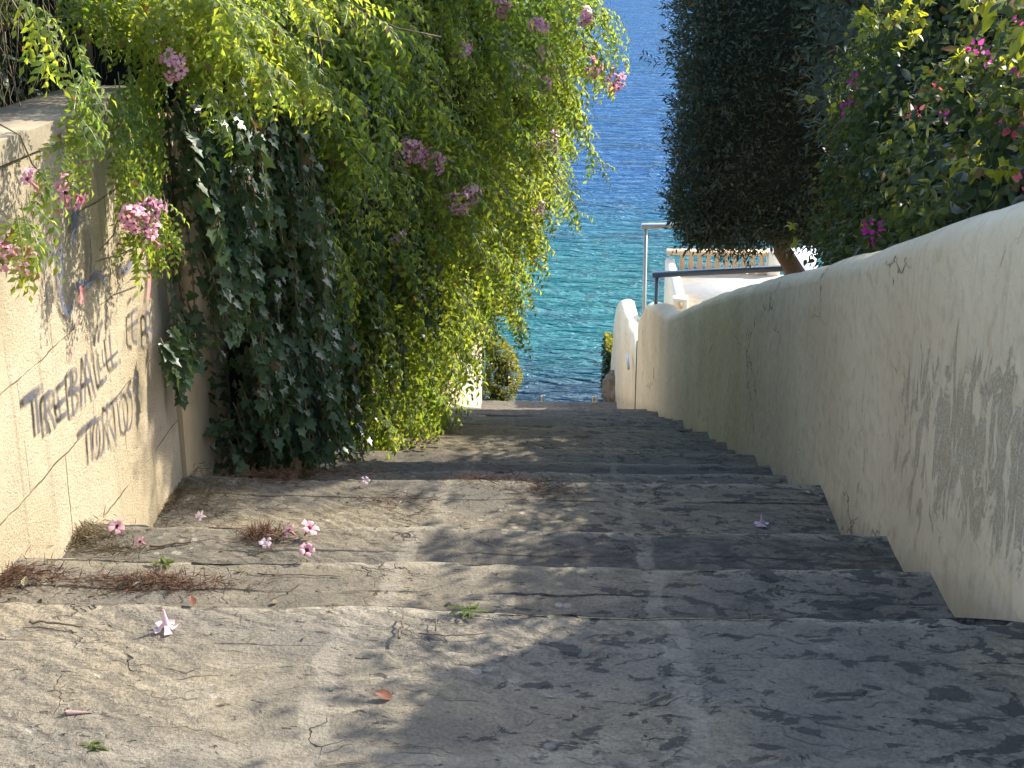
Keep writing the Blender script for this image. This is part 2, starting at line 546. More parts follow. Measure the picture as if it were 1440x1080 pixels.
def sea_mat():
    k = NT('sea_water')
    X, Y, Z = k.xyz()
    p = k.n('CombineXYZ', {0: X, 1: Y, 2: 0.0}).outputs[0]
    big = k.noise(k.scale(p, (0.6, 1.0, 1.0)), 0.035, 4, 0.6)
    yy = k.m('ADD', Y, k.m('MULTIPLY', k.m('SUBTRACT', big, 0.5), 26.0))
    # bottom seen through the water: weed near the rocks, pale sand, then deep water
    deep = k.sm(yy, 84.0, 122.0)
    weed = k.sm(yy, 74.0, 64.0)
    c = k.mix(weed, (0.006, 0.100, 0.115), (0.005, 0.026, 0.055))
    c = k.mix(deep, c, (0.006, 0.060, 0.175))
    pt = k.sm(k.noise(k.scale(p, (0.5, 1.0, 1.0)), 0.16, 5, 0.6), 0.52, 0.66)
    c = k.mix(k.m('MULTIPLY', pt, 0.5), c, (0.008, 0.036, 0.07))
    w1 = k.noise(k.scale(p, (0.42, 1.0, 1.0)), 0.75, 4, 0.55, 0.5)
    w2 = k.noise(k.scale(p, (0.5, 1.0, 1.0)), 2.6, 4, 0.6, 0.4)
    w0 = k.noise(k.scale(p, (0.35, 1.0, 1.0)), 0.16, 3, 0.5, 0.3)
    rid = k.m('SUBTRACT', 1.0, k.m('ABSOLUTE', k.m('SUBTRACT', k.m('MULTIPLY', w1, 2.0), 1.0)))
    rid = k.m('POWER', rid, 2.2)
    h = k.m('ADD', k.m('MULTIPLY', rid, 0.46), k.m('MULTIPLY', w2, 0.20))
    h = k.m('ADD', h, k.m('MULTIPLY', w0, 1.1))
    nrm = k.bump(h, 1.0, 1.3)
    lw = k.n('LayerWeight', {'Blend': 0.5, 'Normal': nrm})
    f = k.m('POWER', lw.outputs['Facing'], 5.0)
    f = k.m('ADD', k.m('MULTIPLY', f, 0.50), 0.012)
    d = k.n('BsdfDiffuse', {'Color': c, 'Normal': nrm})
    g = k.n('BsdfGlossy', {'Color': (0.62, 0.82, 1.0), 'Roughness': 0.12, 'Normal': nrm})
    mx = k.n('MixShader', {0: f, 1: d.outputs[0], 2: g.outputs[0]})
    k.t.links.new(mx.outputs[0], k.out.inputs[0])
    return k.mat


M = {}
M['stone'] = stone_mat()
M['block'] = block_wall_mat()
M['cream'] = painted_wall_mat()
M['cream2'] = painted_wall_mat('cream_painted_garden_wall', 0.2)
M['sea'] = sea_mat()
M['coping'] = simple('weathered_coping', (0.24, 0.205, 0.145), 0.95, 0, 0.55, 9, 0.008)
M['smooth_render'] = simple('smooth_ochre_render', (0.50, 0.385, 0.225), 0.95, 0, 0.2, 7, 0.004)
M['whitewash'] = simple('white_render', (0.77, 0.68, 0.51), 0.9, 0, 0.10, 5, 0.004)
M['parapet_cream'] = simple('cream_parapet_paint', (0.86, 0.74, 0.53), 0.9, 0, 0.1, 4, 0.003)
M['far_wall'] = simple('stained_pale_render', (0.55, 0.49, 0.38), 0.95, 0, 0.25, 4, 0.006)
M['terracotta'] = simple('pale_terracotta', (0.62, 0.44, 0.26), 0.85, 0, 0.12, 12, 0.003)
M['paving'] = simple('terrace_tiles', (0.58, 0.53, 0.44), 0.8, 0, 0.3, 9, 0.003)
M['steel'] = simple('painted_grey_steel', (0.15, 0.19, 0.24), 0.45, 0.3, 0.15, 6)
M['pale_steel'] = simple('painted_pale_steel', (0.45, 0.47, 0.47), 0.5, 0.2, 0.15, 6)
M['dark_wood'] = simple('dark_brown_paint', (0.07, 0.055, 0.045), 0.6, 0, 0.3, 12)
M['blue_white'] = simple('white_awning_cloth', (0.62, 0.68, 0.78), 0.8, 0, 0.05, 4)
M['bark'] = simple('brown_bark', (0.10, 0.07, 0.05), 0.95, 0, 0.5, 30, 0.01)
M['stem'] = simple('woody_vine_stem', (0.13, 0.10, 0.06), 0.9, 0, 0.4, 30)
M['green_stem'] = simple('green_vine_stem', (0.10, 0.12, 0.035), 0.8, 0, 0.4, 20)
M['twig'] = simple('dry_twig', (0.15, 0.115, 0.08), 0.95, 0, 0.5, 40)
M['dark_core'] = simple('dark_plant_core', (0.026, 0.032, 0.019), 1.0, 0, 0.6, 12)  # near-black solid filling that stands in for the shade inside the plants
M['soil'] = simple('dry_soil', (0.14, 0.11, 0.075), 1.0, 0, 0.4, 3, 0.02)
M['rock'] = simple('brown_rock', (0.24, 0.18, 0.125), 0.95, 0, 0.75, 7, 0.03)
M['vine_leaf'] = leaf_mat('trumpet_vine_leaf', (0.052, 0.098, 0.022), (0.115, 0.158, 0.036), (0.24, 0.42, 0.035), (0.74, 0.76, 0.07), 0.56, 0.22, 0.5)
M['ivy_leaf'] = leaf_mat('ivy_leaf', (0.036, 0.070, 0.030), (0.090, 0.125, 0.056), (0.09, 0.20, 0.03), (0.22, 0.32, 0.06), 0.2, 0.22, 0.45)
M['dark_leaf'] = leaf_mat('shade_leaf', (0.024, 0.046, 0.020), (0.050, 0.078, 0.032), (0.03, 0.07, 0.01), (0.08, 0.12, 0.02), 0.22, 0.5)  # darkened leaf for inner foliage, shade put into the colour; hedges wear it too
M['tree_leaf'] = leaf_mat('mastic_leaf', (0.050, 0.070, 0.044), (0.105, 0.125, 0.078), (0.03, 0.05, 0.012), (0.07, 0.09, 0.02), 0.2, 0.2, 0.5)
M['bougain_leaf'] = leaf_mat('bougainvillea_leaf', (0.036, 0.062, 0.024), (0.078, 0.090, 0.036), (0.07, 0.14, 0.012), (0.24, 0.27, 0.025), 0.26, 0.12, 0.55)
M['sunlit_leaf'] = leaf_mat('sunlit_yellow_leaf', (0.12, 0.16, 0.02), (0.20, 0.21, 0.03), (0.5, 0.58, 0.03), (0.75, 0.7, 0.05), 0.5, 0.4)
M['broom_leaf'] = leaf_mat('flowering_bush_leaf', (0.07, 0.10, 0.02), (0.22, 0.20, 0.03), (0.25, 0.34, 0.03), (0.6, 0.5, 0.04), 0.4, 0.3)
M['wispy_leaf'] = leaf_mat('feathery_leaf', (0.09, 0.13, 0.05), (0.16, 0.19, 0.07), (0.2, 0.3, 0.06), (0.3, 0.36, 0.1), 0.4, 0.3)
M['pink'] = leaf_mat('pink_petal', (0.72, 0.32, 0.42), (0.84, 0.54, 0.62), (0.80, 0.36, 0.46), (0.85, 0.5, 0.6), 0.4, 0.1)
M['pale_pink'] = leaf_mat('pale_pink_petal', (0.70, 0.50, 0.56), (0.80, 0.70, 0.74), (0.75, 0.5, 0.6), (0.85, 0.7, 0.75), 0.35, 0.1)
M['magenta'] = leaf_mat('magenta_bract', (0.42, 0.03, 0.24), (0.58, 0.08, 0.36), (0.65, 0.04, 0.35), (0.8, 0.12, 0.5), 0.45, 0.1)
M['coral'] = leaf_mat('coral_bract', (0.55, 0.08, 0.16), (0.72, 0.2, 0.24), (0.75, 0.12, 0.2), (0.85, 0.3, 0.3), 0.45, 0.1)
M['tube'] = simple('flower_tube', (0.42, 0.17, 0.16), 0.7, 0, 0.25, 60)
M['needles'] = leaf_mat('rusty_needle', (0.065, 0.036, 0.022), (0.155, 0.085, 0.052), (0.1, 0.05, 0.02), (0.2, 0.1, 0.05), 0.1, 0.1)
M['debris'] = leaf_mat('dry_leaf_crumb', (0.06, 0.048, 0.03), (0.20, 0.155, 0.09), (0.08, 0.05, 0.02), (0.2, 0.14, 0.06), 0.1, 0.1)
M['dry_leaf'] = leaf_mat('dry_red_leaf', (0.16, 0.07, 0.045), (0.24, 0.11, 0.07), (0.25, 0.09, 0.05), (0.3, 0.13, 0.08), 0.3, 0.15)
M['pale_leaf'] = leaf_mat('pale_dry_leaf', (0.50, 0.43, 0.25), (0.62, 0.55, 0.36), (0.5, 0.42, 0.2), (0.6, 0.5, 0.3), 0.3, 0.1)
M['weed'] = leaf_mat('weed_leaf', (0.08, 0.11, 0.03), (0.14, 0.17, 0.05), (0.2, 0.25, 0.04), (0.3, 0.35, 0.06), 0.35, 0.2)


def spray_mat(name, col, dens):
    k = NT(name)
    uv = k.n('UVMap').outputs[0]
    u = k.n('SeparateXYZ', {0: uv}).outputs
    ed = k.m('ABSOLUTE', k.m('SUBTRACT', k.m('MULTIPLY', u[1], 2.0), 1.0))
    soft = k.sm(ed, 1.0, 0.25)
    gr = k.noise(k.pos, 140.0, 5, 0.7)
    wear = k.noise(k.pos, 16.0, 4)
    a = k.m('MULTIPLY', soft, k.sm(k.m('ADD', gr, k.m('MULTIPLY', soft, 0.35)), 0.42, 0.75))
    a = k.m('MULTIPLY', a, k.sm(wear, 0.30, 0.58, 0.32, 1.0))
    a = k.m('MULTIPLY', a, dens)
    d = k.n('BsdfDiffuse', {'Color': col})
    tp = k.n('BsdfTransparent')
    mx = k.n('MixShader', {0: a, 1: tp.outputs[0], 2: d.outputs[0]})
    k.t.links.new(mx.outputs[0], k.out.inputs[0])
    return k.mat


M['spray_dark'] = spray_mat('grey_spray_paint', (0.10, 0.10, 0.115), 0.95)
M['spray_blue'] = spray_mat('blue_grey_spray_paint', (0.14, 0.16, 0.22), 0.75)
M['spray_pink'] = spray_mat('pink_spray_paint', (0.70, 0.30, 0.30), 0.8)
M['spray_red'] = spray_mat('red_spray_paint', (0.62, 0.16, 0.14), 0.75)
M['spray_green'] = spray_mat('green_spray_paint', (0.25, 0.45, 0.38), 0.6)

# ------------------------------------------------------------------ the flight of steps
XL, XR = -1.62, 1.064
NOSE = [(2.99, 0.0), (3.79, -0.28), (4.37, -0.435), (5.56, -0.76), (6.45, -1.09), (6.97, -1.25), (7.56, -1.425), (8.45, -1.75),
        (8.9, -1.87), (9.55, -2.10), (10.1, -2.25), (11.4, -2.72), (12.35, -3.0), (13.5, -3.41), (14.6, -3.80), (15.8, -4.17), (17.1, -4.62),
        (18.6, -5.21), (19.8, -5.70), (20.9, -6.12), (22.75, -6.55)]


def ground_z(y):
    """tread height at y"""
    for ny, nz in NOSE:
        if y <= ny:
            return nz
    return NOSE[-1][1]


def slope_z(y):
    return -0.325 * (y - 3.0)


def build_steps():
    prof = []          # (y, z, wear) along the flight; wear shifts the edge
    y0 = -2.5
    z_prev = None
    for i, (ny, nz) in enumerate(NOSE):
        ds = 0.016 if ny < 6 else (0.03 if ny < 10 else 0.07)
        ya = y0 if i == 0 else NOSE[i - 1][0] + 0.012
        if i == 0:
            ys = np.concatenate([np.arange(-2.5, 1.9, 0.12), np.arange(1.9, ny - 0.03, ds)])
        else:
            for zz in np.linspace(NOSE[i - 1][1] - 0.02, nz + 0.012, 6):
                prof.append((ya - 0.006, zz, 0.6))
            ys = np.arange(ya, ny - 0.03, ds)
        for y in ys:
            prof.append((y, nz, 0.0))
        for a in (90, 65, 40, 15):
            r = 0.028
            prof.append((ny - r + r * math.cos(math.radians(a)), nz - r + r * math.sin(math.radians(a)), 1.0))
    # below the last landing the flight goes on steeply to the rocks
    y, z = NOSE[-1]
    for i in range(26):
        prof.append((y + 0.01, z - 0.02, 0.3))
        z -= 0.52
        y0 = y
        prof.append((y0 + 0.02, z + 0.01, 0.3))
        y += 0.62
        prof.append((y, z, 0.6))
    P = np.array(prof)
    xs = np.concatenate([np.arange(-2.0, 1.45, 0.02)])
    XX, YY = np.meshgrid(xs, P[:, 0])
    ZZ = np.repeat(P[:, 1:2], len(xs), 1)
    WW = np.repeat(P[:, 2:3], len(xs), 1)
    G = np.stack([XX, YY, ZZ], -1)
    q = G.copy()
    q[..., 1] = np.round(q[..., 1] * 0.0 + YY, 4)
    # tread relief
    rel = fbm(q, 1.1, 3, 3) * 0.006 + fbm(q, 7.0, 4, 9) * 0.0045
    chip = np.clip(fbm(q * np.array([1, 0.25, 0.25]), 9.0, 3, 21), -1, 1)
    edge = fbm(q * np.array([1, 0.05, 0.05]), 2.3, 3, 31) * 0.018 + chip * 0.008
    G[..., 2] += rel * np.where(WW > 0.5, 0.6, 1.0)
    G[..., 1] += edge * np.where(WW > 0.0, 1.0, 0.0)
    # chips bitten out of nosings
    bite = np.clip(chip - 0.35, 0, 1) * np.where(WW >= 1.0, 0.035, 0.0)
    G[..., 2] -= bite
    # the old slab row near the first edge sits a little lower, with an open groove before it
    gro = np.exp(-((YY + 0.02 * vnoise(q, 4.0, 77) + 0.01 * XX - 2.775) / 0.014) ** 2) * np.clip(vnoise(q, 1.2, 5) + 0.5, 0, 1)
    G[..., 2] -= 0.010 * gro
    G[..., 2] -= np.where((YY > 2.775) & (YY < 2.99), 0.007, 0)
    noses = np.array([n[0] for n in NOSE] + [1e3])
    nxt = noses[np.clip(np.searchsorted(noses, YY - 0.001), 0, len(noses) - 1)]
    ton = np.clip(nxt - YY, 0, 2.0)
    m = MB().grid(G)
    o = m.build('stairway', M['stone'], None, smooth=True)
    prv = np.concatenate([[-50.0], noses[:-1]])[np.clip(np.searchsorted(noses, YY - 0.001), 0, len(noses) - 1)]
    tid = np.searchsorted(noses, YY - 0.001)
    tval = np.array([0.0, 0.45, 0.7, 0.55, 0.8, 0.95, 0.8, 0.9] + [0.9] * 30)[tid]
    for nm, vals in (('fromriser', np.clip(YY - prv, 0, 3)), ('tread', tval)):
        a_ = o.data.attributes.new(nm, 'FLOAT', 'POINT')
        a_.data.foreach_set('value', vals.astype(np.float32).ravel())
    at = o.data.attributes.new('tonose', 'FLOAT', 'POINT')
    at.data.foreach_set('value', ton.astype(np.float32).ravel())
    tag(o, 'worn grey stone stairway going down to the sea', 'stairs', kind='structure')


build_steps()

# ------------------------------------------------------------------ land and sea
SEA_Z = -21.0


def build_land():
    ys = np.concatenate([[-60, -20, -6], np.arange(-2, 24, 1.0), np.linspace(24, 46, 12)])

    def prof_left(y):
        if y < 24:
            return min(0.55, 0.55 - 0.30 * max(0, y - 4.5)) - 0.1
        return -5.4 - 0.95 * (y - 24)

    def prof_right(y):
        if y < 24:
            return -0.6 - 0.33 * (y - 3.0)
        return -7.6 - 0.9 * (y - 24)
    for side, name in ((-1, 'hillside_left'), (1, 'hillside_right')):
        xs = np.array([1.86, 2.6, 4, 7, 12, 25, 60]) if side < 0 else np.array([1.3, 2.0, 3.2, 6, 12, 25, 60])
        G = np.zeros((len(ys), len(xs), 3))
        for i, y in enumerate(ys):
            for j, x in enumerate(xs):
                z = prof_left(y) if side < 0 else prof_right(y)
                G[i, j] = (side * x, y, z + 0.25 * vnoise(np.array([[x * side, y, 0]]), 0.5, 3)[0] * min(1, (x - 1.2) * 0.5))
        if side > 0:
            G = G[:, ::-1]
        m = MB().grid(G[:, ::-1] if side < 0 else G[:, ::-1])
        tag(m.build(name, M['soil'], None, smooth=True), 'dry garden slope beside the stairs', 'ground', kind='structure')
    # bed of the steps under the side walls
    m = MB()
    xs = [-6000, 6000]
    yy = np.concatenate([[30, 60, 120, 250, 600, 1500, 4000, 12000]])
    G = np.array([[[x, y, SEA_Z] for x in (-6000, -600, -60, 0, 60, 600, 6000)] for y in yy], float)
    m.grid(G[:, ::-1])
    tag(m.build('sea', M['sea'], None), 'blue and turquoise rippled sea', 'sea', kind='structure')


build_land()


# ------------------------------------------------------------------ walls
def wall_body(path, thick, side, rnd=True, n_arc=7, wob=0.006, seed=0, ds=0.08):
    """path: (x, y, z_top, z_bottom) of the face towards the steps; the body lies on the side given."""
    P = np.array(path, float)
    L = np.concatenate([[0], np.cumsum(np.hypot(np.diff(P[:, 0]), np.diff(P[:, 1])))])
    t = np.arange(0, L[-1], ds)
    t = np.append(t, L[-1])
    Q = np.stack([np.interp(t, L, P[:, i]) for i in range(4)], -1)
    T = np.gradient(Q[:, :2], axis=0)
    T /= np.linalg.norm(T, axis=1, keepdims=True)
    Nrm = np.stack([T[:, 1], -T[:, 0]], -1) * (1 if side > 0 else -1)      # away from the steps
    prof = []
    nz = 16
    for k in range(nz + 1):
        prof.append((0.0, 'z', k / nz))
    r = thick / 2
    if rnd:
        for k in range(1, n_arc + 1):
            a = math.pi * k / (n_arc + 1)
            prof.append((r - r * math.cos(a), 'a', math.sin(a)))
    for k in range(5):
        prof.append((thick, 'z', 1 - k / 4))
    G = np.zeros((len(Q), len(prof), 3))
    for j, (off, kind, v) in enumerate(prof):
        shoulder = Q[:, 2] - (r * 0.75 if rnd else 0)
        if kind == 'z':
            z = Q[:, 3] + (shoulder - Q[:, 3]) * v
        else:
            z = shoulder + r * 0.75 * v
        G[:, j, 0] = Q[:, 0] + Nrm[:, 0] * off
        G[:, j, 1] = Q[:, 1] + Nrm[:, 1] * off
        G[:, j, 2] = z
    w = fbm(G, 1.6, 3, seed) * wob
    G[..., 0] += w * Nrm[:, None, 0]
    G[..., 2] += np.where(np.array([k != 'z' for _, k, _ in prof])[None, :], fbm(G, 2.5, 3, seed + 3) * wob * 1.5, 0)
    if side > 0:
        G = G[::-1]
    m = MB().grid(G)
    # end caps
    a, b = G.shape[:2]
    for i in (0, a - 1):
        c = G[i].mean(0)
        V = np.vstack([G[i], c])
        tr = [[b, j, (j + 1) % b] if i else [b, (j + 1) % b, j] for j in range(b)]
        m.add(V, None, tr)
    return m


# right: cream boundary wall stepping down with the flight
rw = empty('boundary_wall', (XR, 3.0, 0), 'long cream painted boundary wall with rounded top along the stairs', 'wall')
rpath = [(XR, -2.0, 2.55, -1.2), (XR, 1.8, 1.40, -1.2), (XR, 3.35, 0.93, -1.5), (XR, 4.0, 0.726, -1.7), (XR, 4.9, 0.434, -2.0), (XR, 7.18, -0.262, -2.6),
         (XR, 10.3, -1.226, -3.6), (XR, 14.6, -2.63, -5.2), (XR, 16.3, -3.06, -5.6), (1.05, 16.6, -3.10, -5.7), (0.98, 17.6, -3.36, -6.1), (0.945, 18.5, -3.78, -6.3)]
wall_body(rpath, 0.28, 1, True, 9, 0.006, 4).build('wall', M['cream'], rw, smooth=True)
m = MB()
m.box((0.935, 18.52, -6.6), (1.03, 18.60, -4.18))
m.build('door_post', M['dark_wood'], rw)
# small vent hole near the end of the wall and rebar stub
m = MB()
a = at_x(919, 518, XR)
m.box((XR - 0.012, a[1] - 0.25, a[2] - 0.05), (XR - 0.002, a[1] + 0.05, a[2] + 0.09))
m.build('vent', M['dark_wood'], rw)

# second piece of wall beyond the gate
sw = empty('gate_wall', (0.95, 19, -6), 'curved cream wall with sloping rounded top beyond the gate gap', 'wall')
wall_body([(0.955, 18.75, -4.42, -7.5), (0.94, 19.6, -4.50, -7.5), (0.885, 21.2, -4.62, -8), (0.83, 22.9, -4.80, -9), (0.815, 23.5, -5.0, -9),
           (0.80, 24.0, -5.7, -9), (0.77, 24.8, -6.55, -9)], 0.26, 1, True, 9, 0.02, 9).build('wall', M['cream2'], sw, smooth=True)
m = MB()
a = at_x(884, 508, 0.87)
m.box((0.845, a[1] - 0.3, a[2] - 0.03), (0.872, a[1] + 0.3, a[2] + 0.03))
m.build('wall_light', M['pale_steel'], sw)

# left: block wall
lw = empty('retaining_wall', (XL, 4.0, 0), 'ochre block retaining wall with spray paint writing beside the stairs', 'wall')
wall_body([(XL, -2.0, 0.90, -0.8), (XL, 3.6, 0.87, -1.2), (XL, 5.50, 0.80, -1.6)], 0.26, -1, False, 0, 0.008, 12).build('wall', M['block'], lw, smooth=True)
m = wall_body([(XL + 0.012, -2.0, 0.945, 0.872), (XL + 0.012, 3.6, 0.935, 0.866), (XL + 0.012, 5.48, 0.885, 0.812)], 0.30, -1, False, 0, 0.012, 15, 0.05)
m.build('coping', M['coping'], lw, smooth=True)
wall_body([(XL + 0.02, 5.503, 0.78, -1.8), (XL + 0.02, 6.05, 0.70, -1.9)], 0.30, -1, False, 0, 0.004, 13).build('pilaster', M['smooth_render'], lw, smooth=True)
wall_body([(XL - 0.03, 6.055, 0.62, -1.9), (XL, 8.0, 0.2, -2.8), (XL, 12.0, -0.9, -4.4), (-1.52, 18.6, -3.2, -6.6)], 0.26, -1, False, 0, 0.012, 14, 0.12).build('wall', M['block'], lw, smooth=True)

# far left: painted wall end in the sun
fw_ = empty('painted_wall', (-1.45, 19, -6), 'pale wall end with red and green paint, half under the vine', 'wall')
wall_body([(-1.62, 18.62, -4.2, -7.2), (-1.445, 18.95, -4.25, -7.2), (-1.43, 20.6, -4.35, -7.6), (-1.44, 22.7, -4.55, -8)], 0.25, -1, False, 0, 0.008, 18, 0.1).build('wall', M['far_wall'], fw_, smooth=True)


# spray paint: ribbons on the wall
def ribbon(name, strokes, mat, parent, X, off, fn=at_x):
    V, Q, UV = [], [], []
    n = 0
    for li, (pts, w) in enumerate(strokes):
        P = np.array([fn(x, y, X + off + 0.0006 * (li % 5)) for x, y in pts])
        if len(P) > 2:     # Catmull-Rom
            out = []
            Pp = np.vstack([2 * P[0] - P[1], P, 2 * P[-1] - P[-2]])
            for i in range(1, len(Pp) - 2):
                for t in np.linspace(0, 1, 7)[:-1]:
                    a, b, c, d = Pp[i - 1], Pp[i], Pp[i + 1], Pp[i + 2]
                    out.append(0.5 * ((2 * b) + (-a + c) * t + (2 * a - 5 * b + 4 * c - d) * t * t + (-a + 3 * b - 3 * c + d) * t ** 3))
            out.append(P[-1])
            P = np.array(out)
        T = np.gradient(P, axis=0)
        T[:, 0] = 0
        T /= np.linalg.norm(T, axis=1, keepdims=True) + 1e-9
        S = np.stack([np.zeros(len(P)), -T[:, 2], T[:, 1]], -1)
        for i in range(len(P)):
            V += [P[i] - S[i] * w / 2, P[i] + S[i] * w / 2]
            if i:
                q = n + 2 * i
                Q.append([q - 2, q, q + 1, q - 1])
                u0, u1 = (i - 1) / (len(P) - 1), i / (len(P) - 1)
                UV += [(u0, 0), (u1, 0), (u1, 1), (u0, 1)]
        n += 2 * len(P)
    o = mesh_np(name, np.array(V), np.array(Q), mat, parent)
    uv = o.data.uv_layers.new(name='UVMap')
    uv.data.foreach_set('uv', np.array(UV, dtype=np.float32).ravel())
    return o


def c1(*pts):     # measured on the close view of the lettering
    return [(x * 0.2592, 380 + y * 0.2592) for x, y in pts]


def c2(*pts):
    return [(x * 0.2593, 180 + y * 0.2593) for x, y in pts]


def ell(cx, cy, rx, ry, a0=0, a1=360, n=14):
    return [(cx + rx * math.cos(math.radians(a0 + (a1 - a0) * i / n)), cy + ry * math.sin(math.radians(a0 + (a1 - a0) * i / n))) for i in range(n + 1)]


W = 0.034
letters = [
    (c1((128, 722), (150, 695), (236, 636)), 0.05), (c1((192, 670), (203, 790), (212, 885)), 0.042),                     # T
    (c1((240, 690), (248, 790), (258, 888)), 0.04), (c1((240, 695), (262, 668), (288, 672), (290, 715), (262, 765)), W), (c1((264, 765), (285, 810), (300, 860)), W),     # R
    (c1((308, 645), (318, 730), (330, 800)), W), (c1((308, 650), (352, 602)), W), (c1((318, 728), (356, 698)), W), (c1((330, 798), (372, 768)), W),     # E
    (c1((380, 548), (388, 670), (398, 790)), W), (c1((380, 552), (408, 540), (414, 590), (390, 650)), W), (c1((390, 652), (432, 648), (442, 710), (398, 788)), W),   # B
    (c1((463, 745), (461, 600), (464, 455)), W), (c1((464, 455), (490, 570), (518, 695)), W), (c1((462, 612), (500, 588)), W),     # A
    (c1((519, 425), (530, 530), (545, 622)), W), (c1((545, 622), (580, 580)), W),        # L
    (c1((553, 430), (558, 490), (566, 522)), 0.02), (c1((566, 522), (600, 480), (640, 440)), 0.018),
    (c1((592, 350), (600, 440), (610, 528)), W), (c1((610, 528), (655, 492)), W),        # L
    (c1((556, 272), (540, 330), (532, 392)), 0.04), (c1((604, 210), (600, 260), (597, 300)), 0.03),
    (c1((440, 888), (455, 862), (522, 806)), 0.04), (c1((488, 830), (495, 940), (502, 1035)), W),          # T
    ([(x * 0.2592, 380 + y * 0.2592) for x, y in ell(543, 900, 20, 100)], 0.03),          # O
    (c1((577, 728), (582, 850), (588, 975)), 0.03), (c1((577, 730), (604, 748), (604, 790), (588, 825)), 0.03), (c1((588, 825), (612, 890), (634, 955)), 0.03),    # R
    (c1((608, 715), (656, 674)), 0.03), (c1((632, 695), (645, 800), (656, 895)), 0.03),      # T
    ([(x * 0.2592, 380 + y * 0.2592) for x, y in ell(694, 760, 24, 105)], 0.028),          # O
    (c1((738, 575), (724, 600), (722, 640), (740, 670)), 0.03),
    (c1((716, 165), (740, 122)), 0.028), (c1((714, 225), (716, 310), (720, 380), (744, 396)), 0.03), (c1((716, 230), (746, 208)), 0.03), (c1((718, 298), (748, 272)), 0.03),
    (c1((790, 230), (808, 240), (812, 300), (795, 320)), 0.03), (c1((795, 322), (825, 330), (826, 390), (800, 400)), 0.03), (c1((790, 230), (797, 400)), 0.03),
]
tag(ribbon('graffiti', letters, M['spray_dark'], lw, XL, 0.0125), 'grey sprayed capital letters in two slanting lines')
swirls = [
    (c1((330, 45), (334, 150), (366, 236), (392, 190), (415, 92), (440, 62), (480, 82), (492, 60)), 0.045),
    (c1((492, 62), (520, 30), (545, 25), (572, 80)), 0.05),
    (c2((160, 590), (178, 665), (214, 700), (220, 668), (235, 732), (272, 705), (277, 668), (298, 700), (322, 650)), 0.04),
    (c2((302, 700), (308, 800), (322, 920)), 0.05), (c2((398, 440), (402, 540), (394, 650)), 0.075), (c2((425, 440), (418, 500), (405, 560)), 0.06),
    (c2((436, 460), (472, 540), (492, 660), (490, 830)), 0.035), (c2((330, 650), (335, 760), (330, 880)), 0.04),
    (c2((650, 760), (690, 770), (730, 690)), 0.05),
]
tag(ribbon('graffiti', swirls, M['spray_blue'], lw, XL, 0.012), 'faded blue grey looping spray lines')
pink_spots = [(c1((446, 82), (446, 130), (443, 182)), 0.085), (c1((424, 258), (422, 280), (420, 304)), 0.045), (c1((402, 415), (399, 450), (396, 486)), 0.04), (c1((812, 20), (812, 70), (806, 160)), 0.06)]
tag(ribbon('graffiti', pink_spots, M['spray_pink'], lw, XL, 0.0115), 'small pink sprayed spots')
ribbon('red_paint', [([(674, 490), (674, 510), (674, 534)], 0.5), ([(668, 500), (669, 516)], 0.3)], M['spray_red'], fw_, -1.43, 0.02)
ribbon('green_paint', [([(682, 470), (682, 500), (682.5, 530)], 0.45)], M['spray_green'], fw_, -1.43, 0.024)

# ------------------------------------------------------------------ terrace of the house below
tr = empty('terrace', (2.5, 24, -6), 'white terrace with pale terracotta balustrade above the turquoise water', 'terrace')
YB = 24.0
bl, brr = at_y(944, 388, YB), at_y(1078, 384, YB)
z0 = 0.5 * (bl[2] + brr[2])
ztop = at_y(1010, 352, YB)[2]
m = MB()
m.box((bl[0] - 0.1, YB - 0.11, ztop - 0.07), (brr[0], YB + 0.11, ztop), bevel=0.015)
m.build('top_rail', M['terracotta'], tr)
m = MB()
m.box((bl[0] - 0.08, YB - 0.10, z0 - 0.03), (brr[0], YB + 0.10, z0 + 0.02))
m.build('bottom_rail', M['terracotta'], tr)
nb = 10
hb = ztop - 0.07 - z0 - 0.02
for i in range(nb):
    x = bl[0] + 0.18 + (brr[0] - bl[0] - 0.28) * i / (nb - 1)
    m = MB()
    m.lathe([(0.055, 0), (0.055, 0.02), (0.035, 0.03), (0.05, hb * 0.3), (0.058, hb * 0.45), (0.045, hb * 0.62), (0.032, hb * 0.8), (0.05, hb * 0.93), (0.055, hb)], (x, YB, z0 + 0.02), 10)
    m.build('baluster', M['terracotta'], tr, smooth=True)
m = MB()
m.box((brr[0] + 0.001, YB - 0.16, z0 - 0.6), (brr[0] + 0.2, YB + 0.16, ztop + 0.01), bevel=0.012)
m.build('pillar', M['whitewash'], tr)
m = MB()
m.box((bl[0] - 0.05, YB - 0.13, z0 - 1.4), (brr[0] + 3.0, YB + 0.13, z0 - 0.032))
m.build('parapet', M['parapet_cream'], tr)
zf = at_y(1000, 414, 22.6)[2]
m = MB()
m.box((at_y(962, 418, 22.3)[0], 21.2, zf - 0.25), (6.0, YB - 0.132, zf))
m.build('floor_slab', M['paving'], tr)
m = MB()
m.box((at_y(962, 418, 21)[0], 20.9, zf - 3.5), (6.0, 21.19, zf - 0.06))
m.build('front_wall', M['whitewash'], tr)
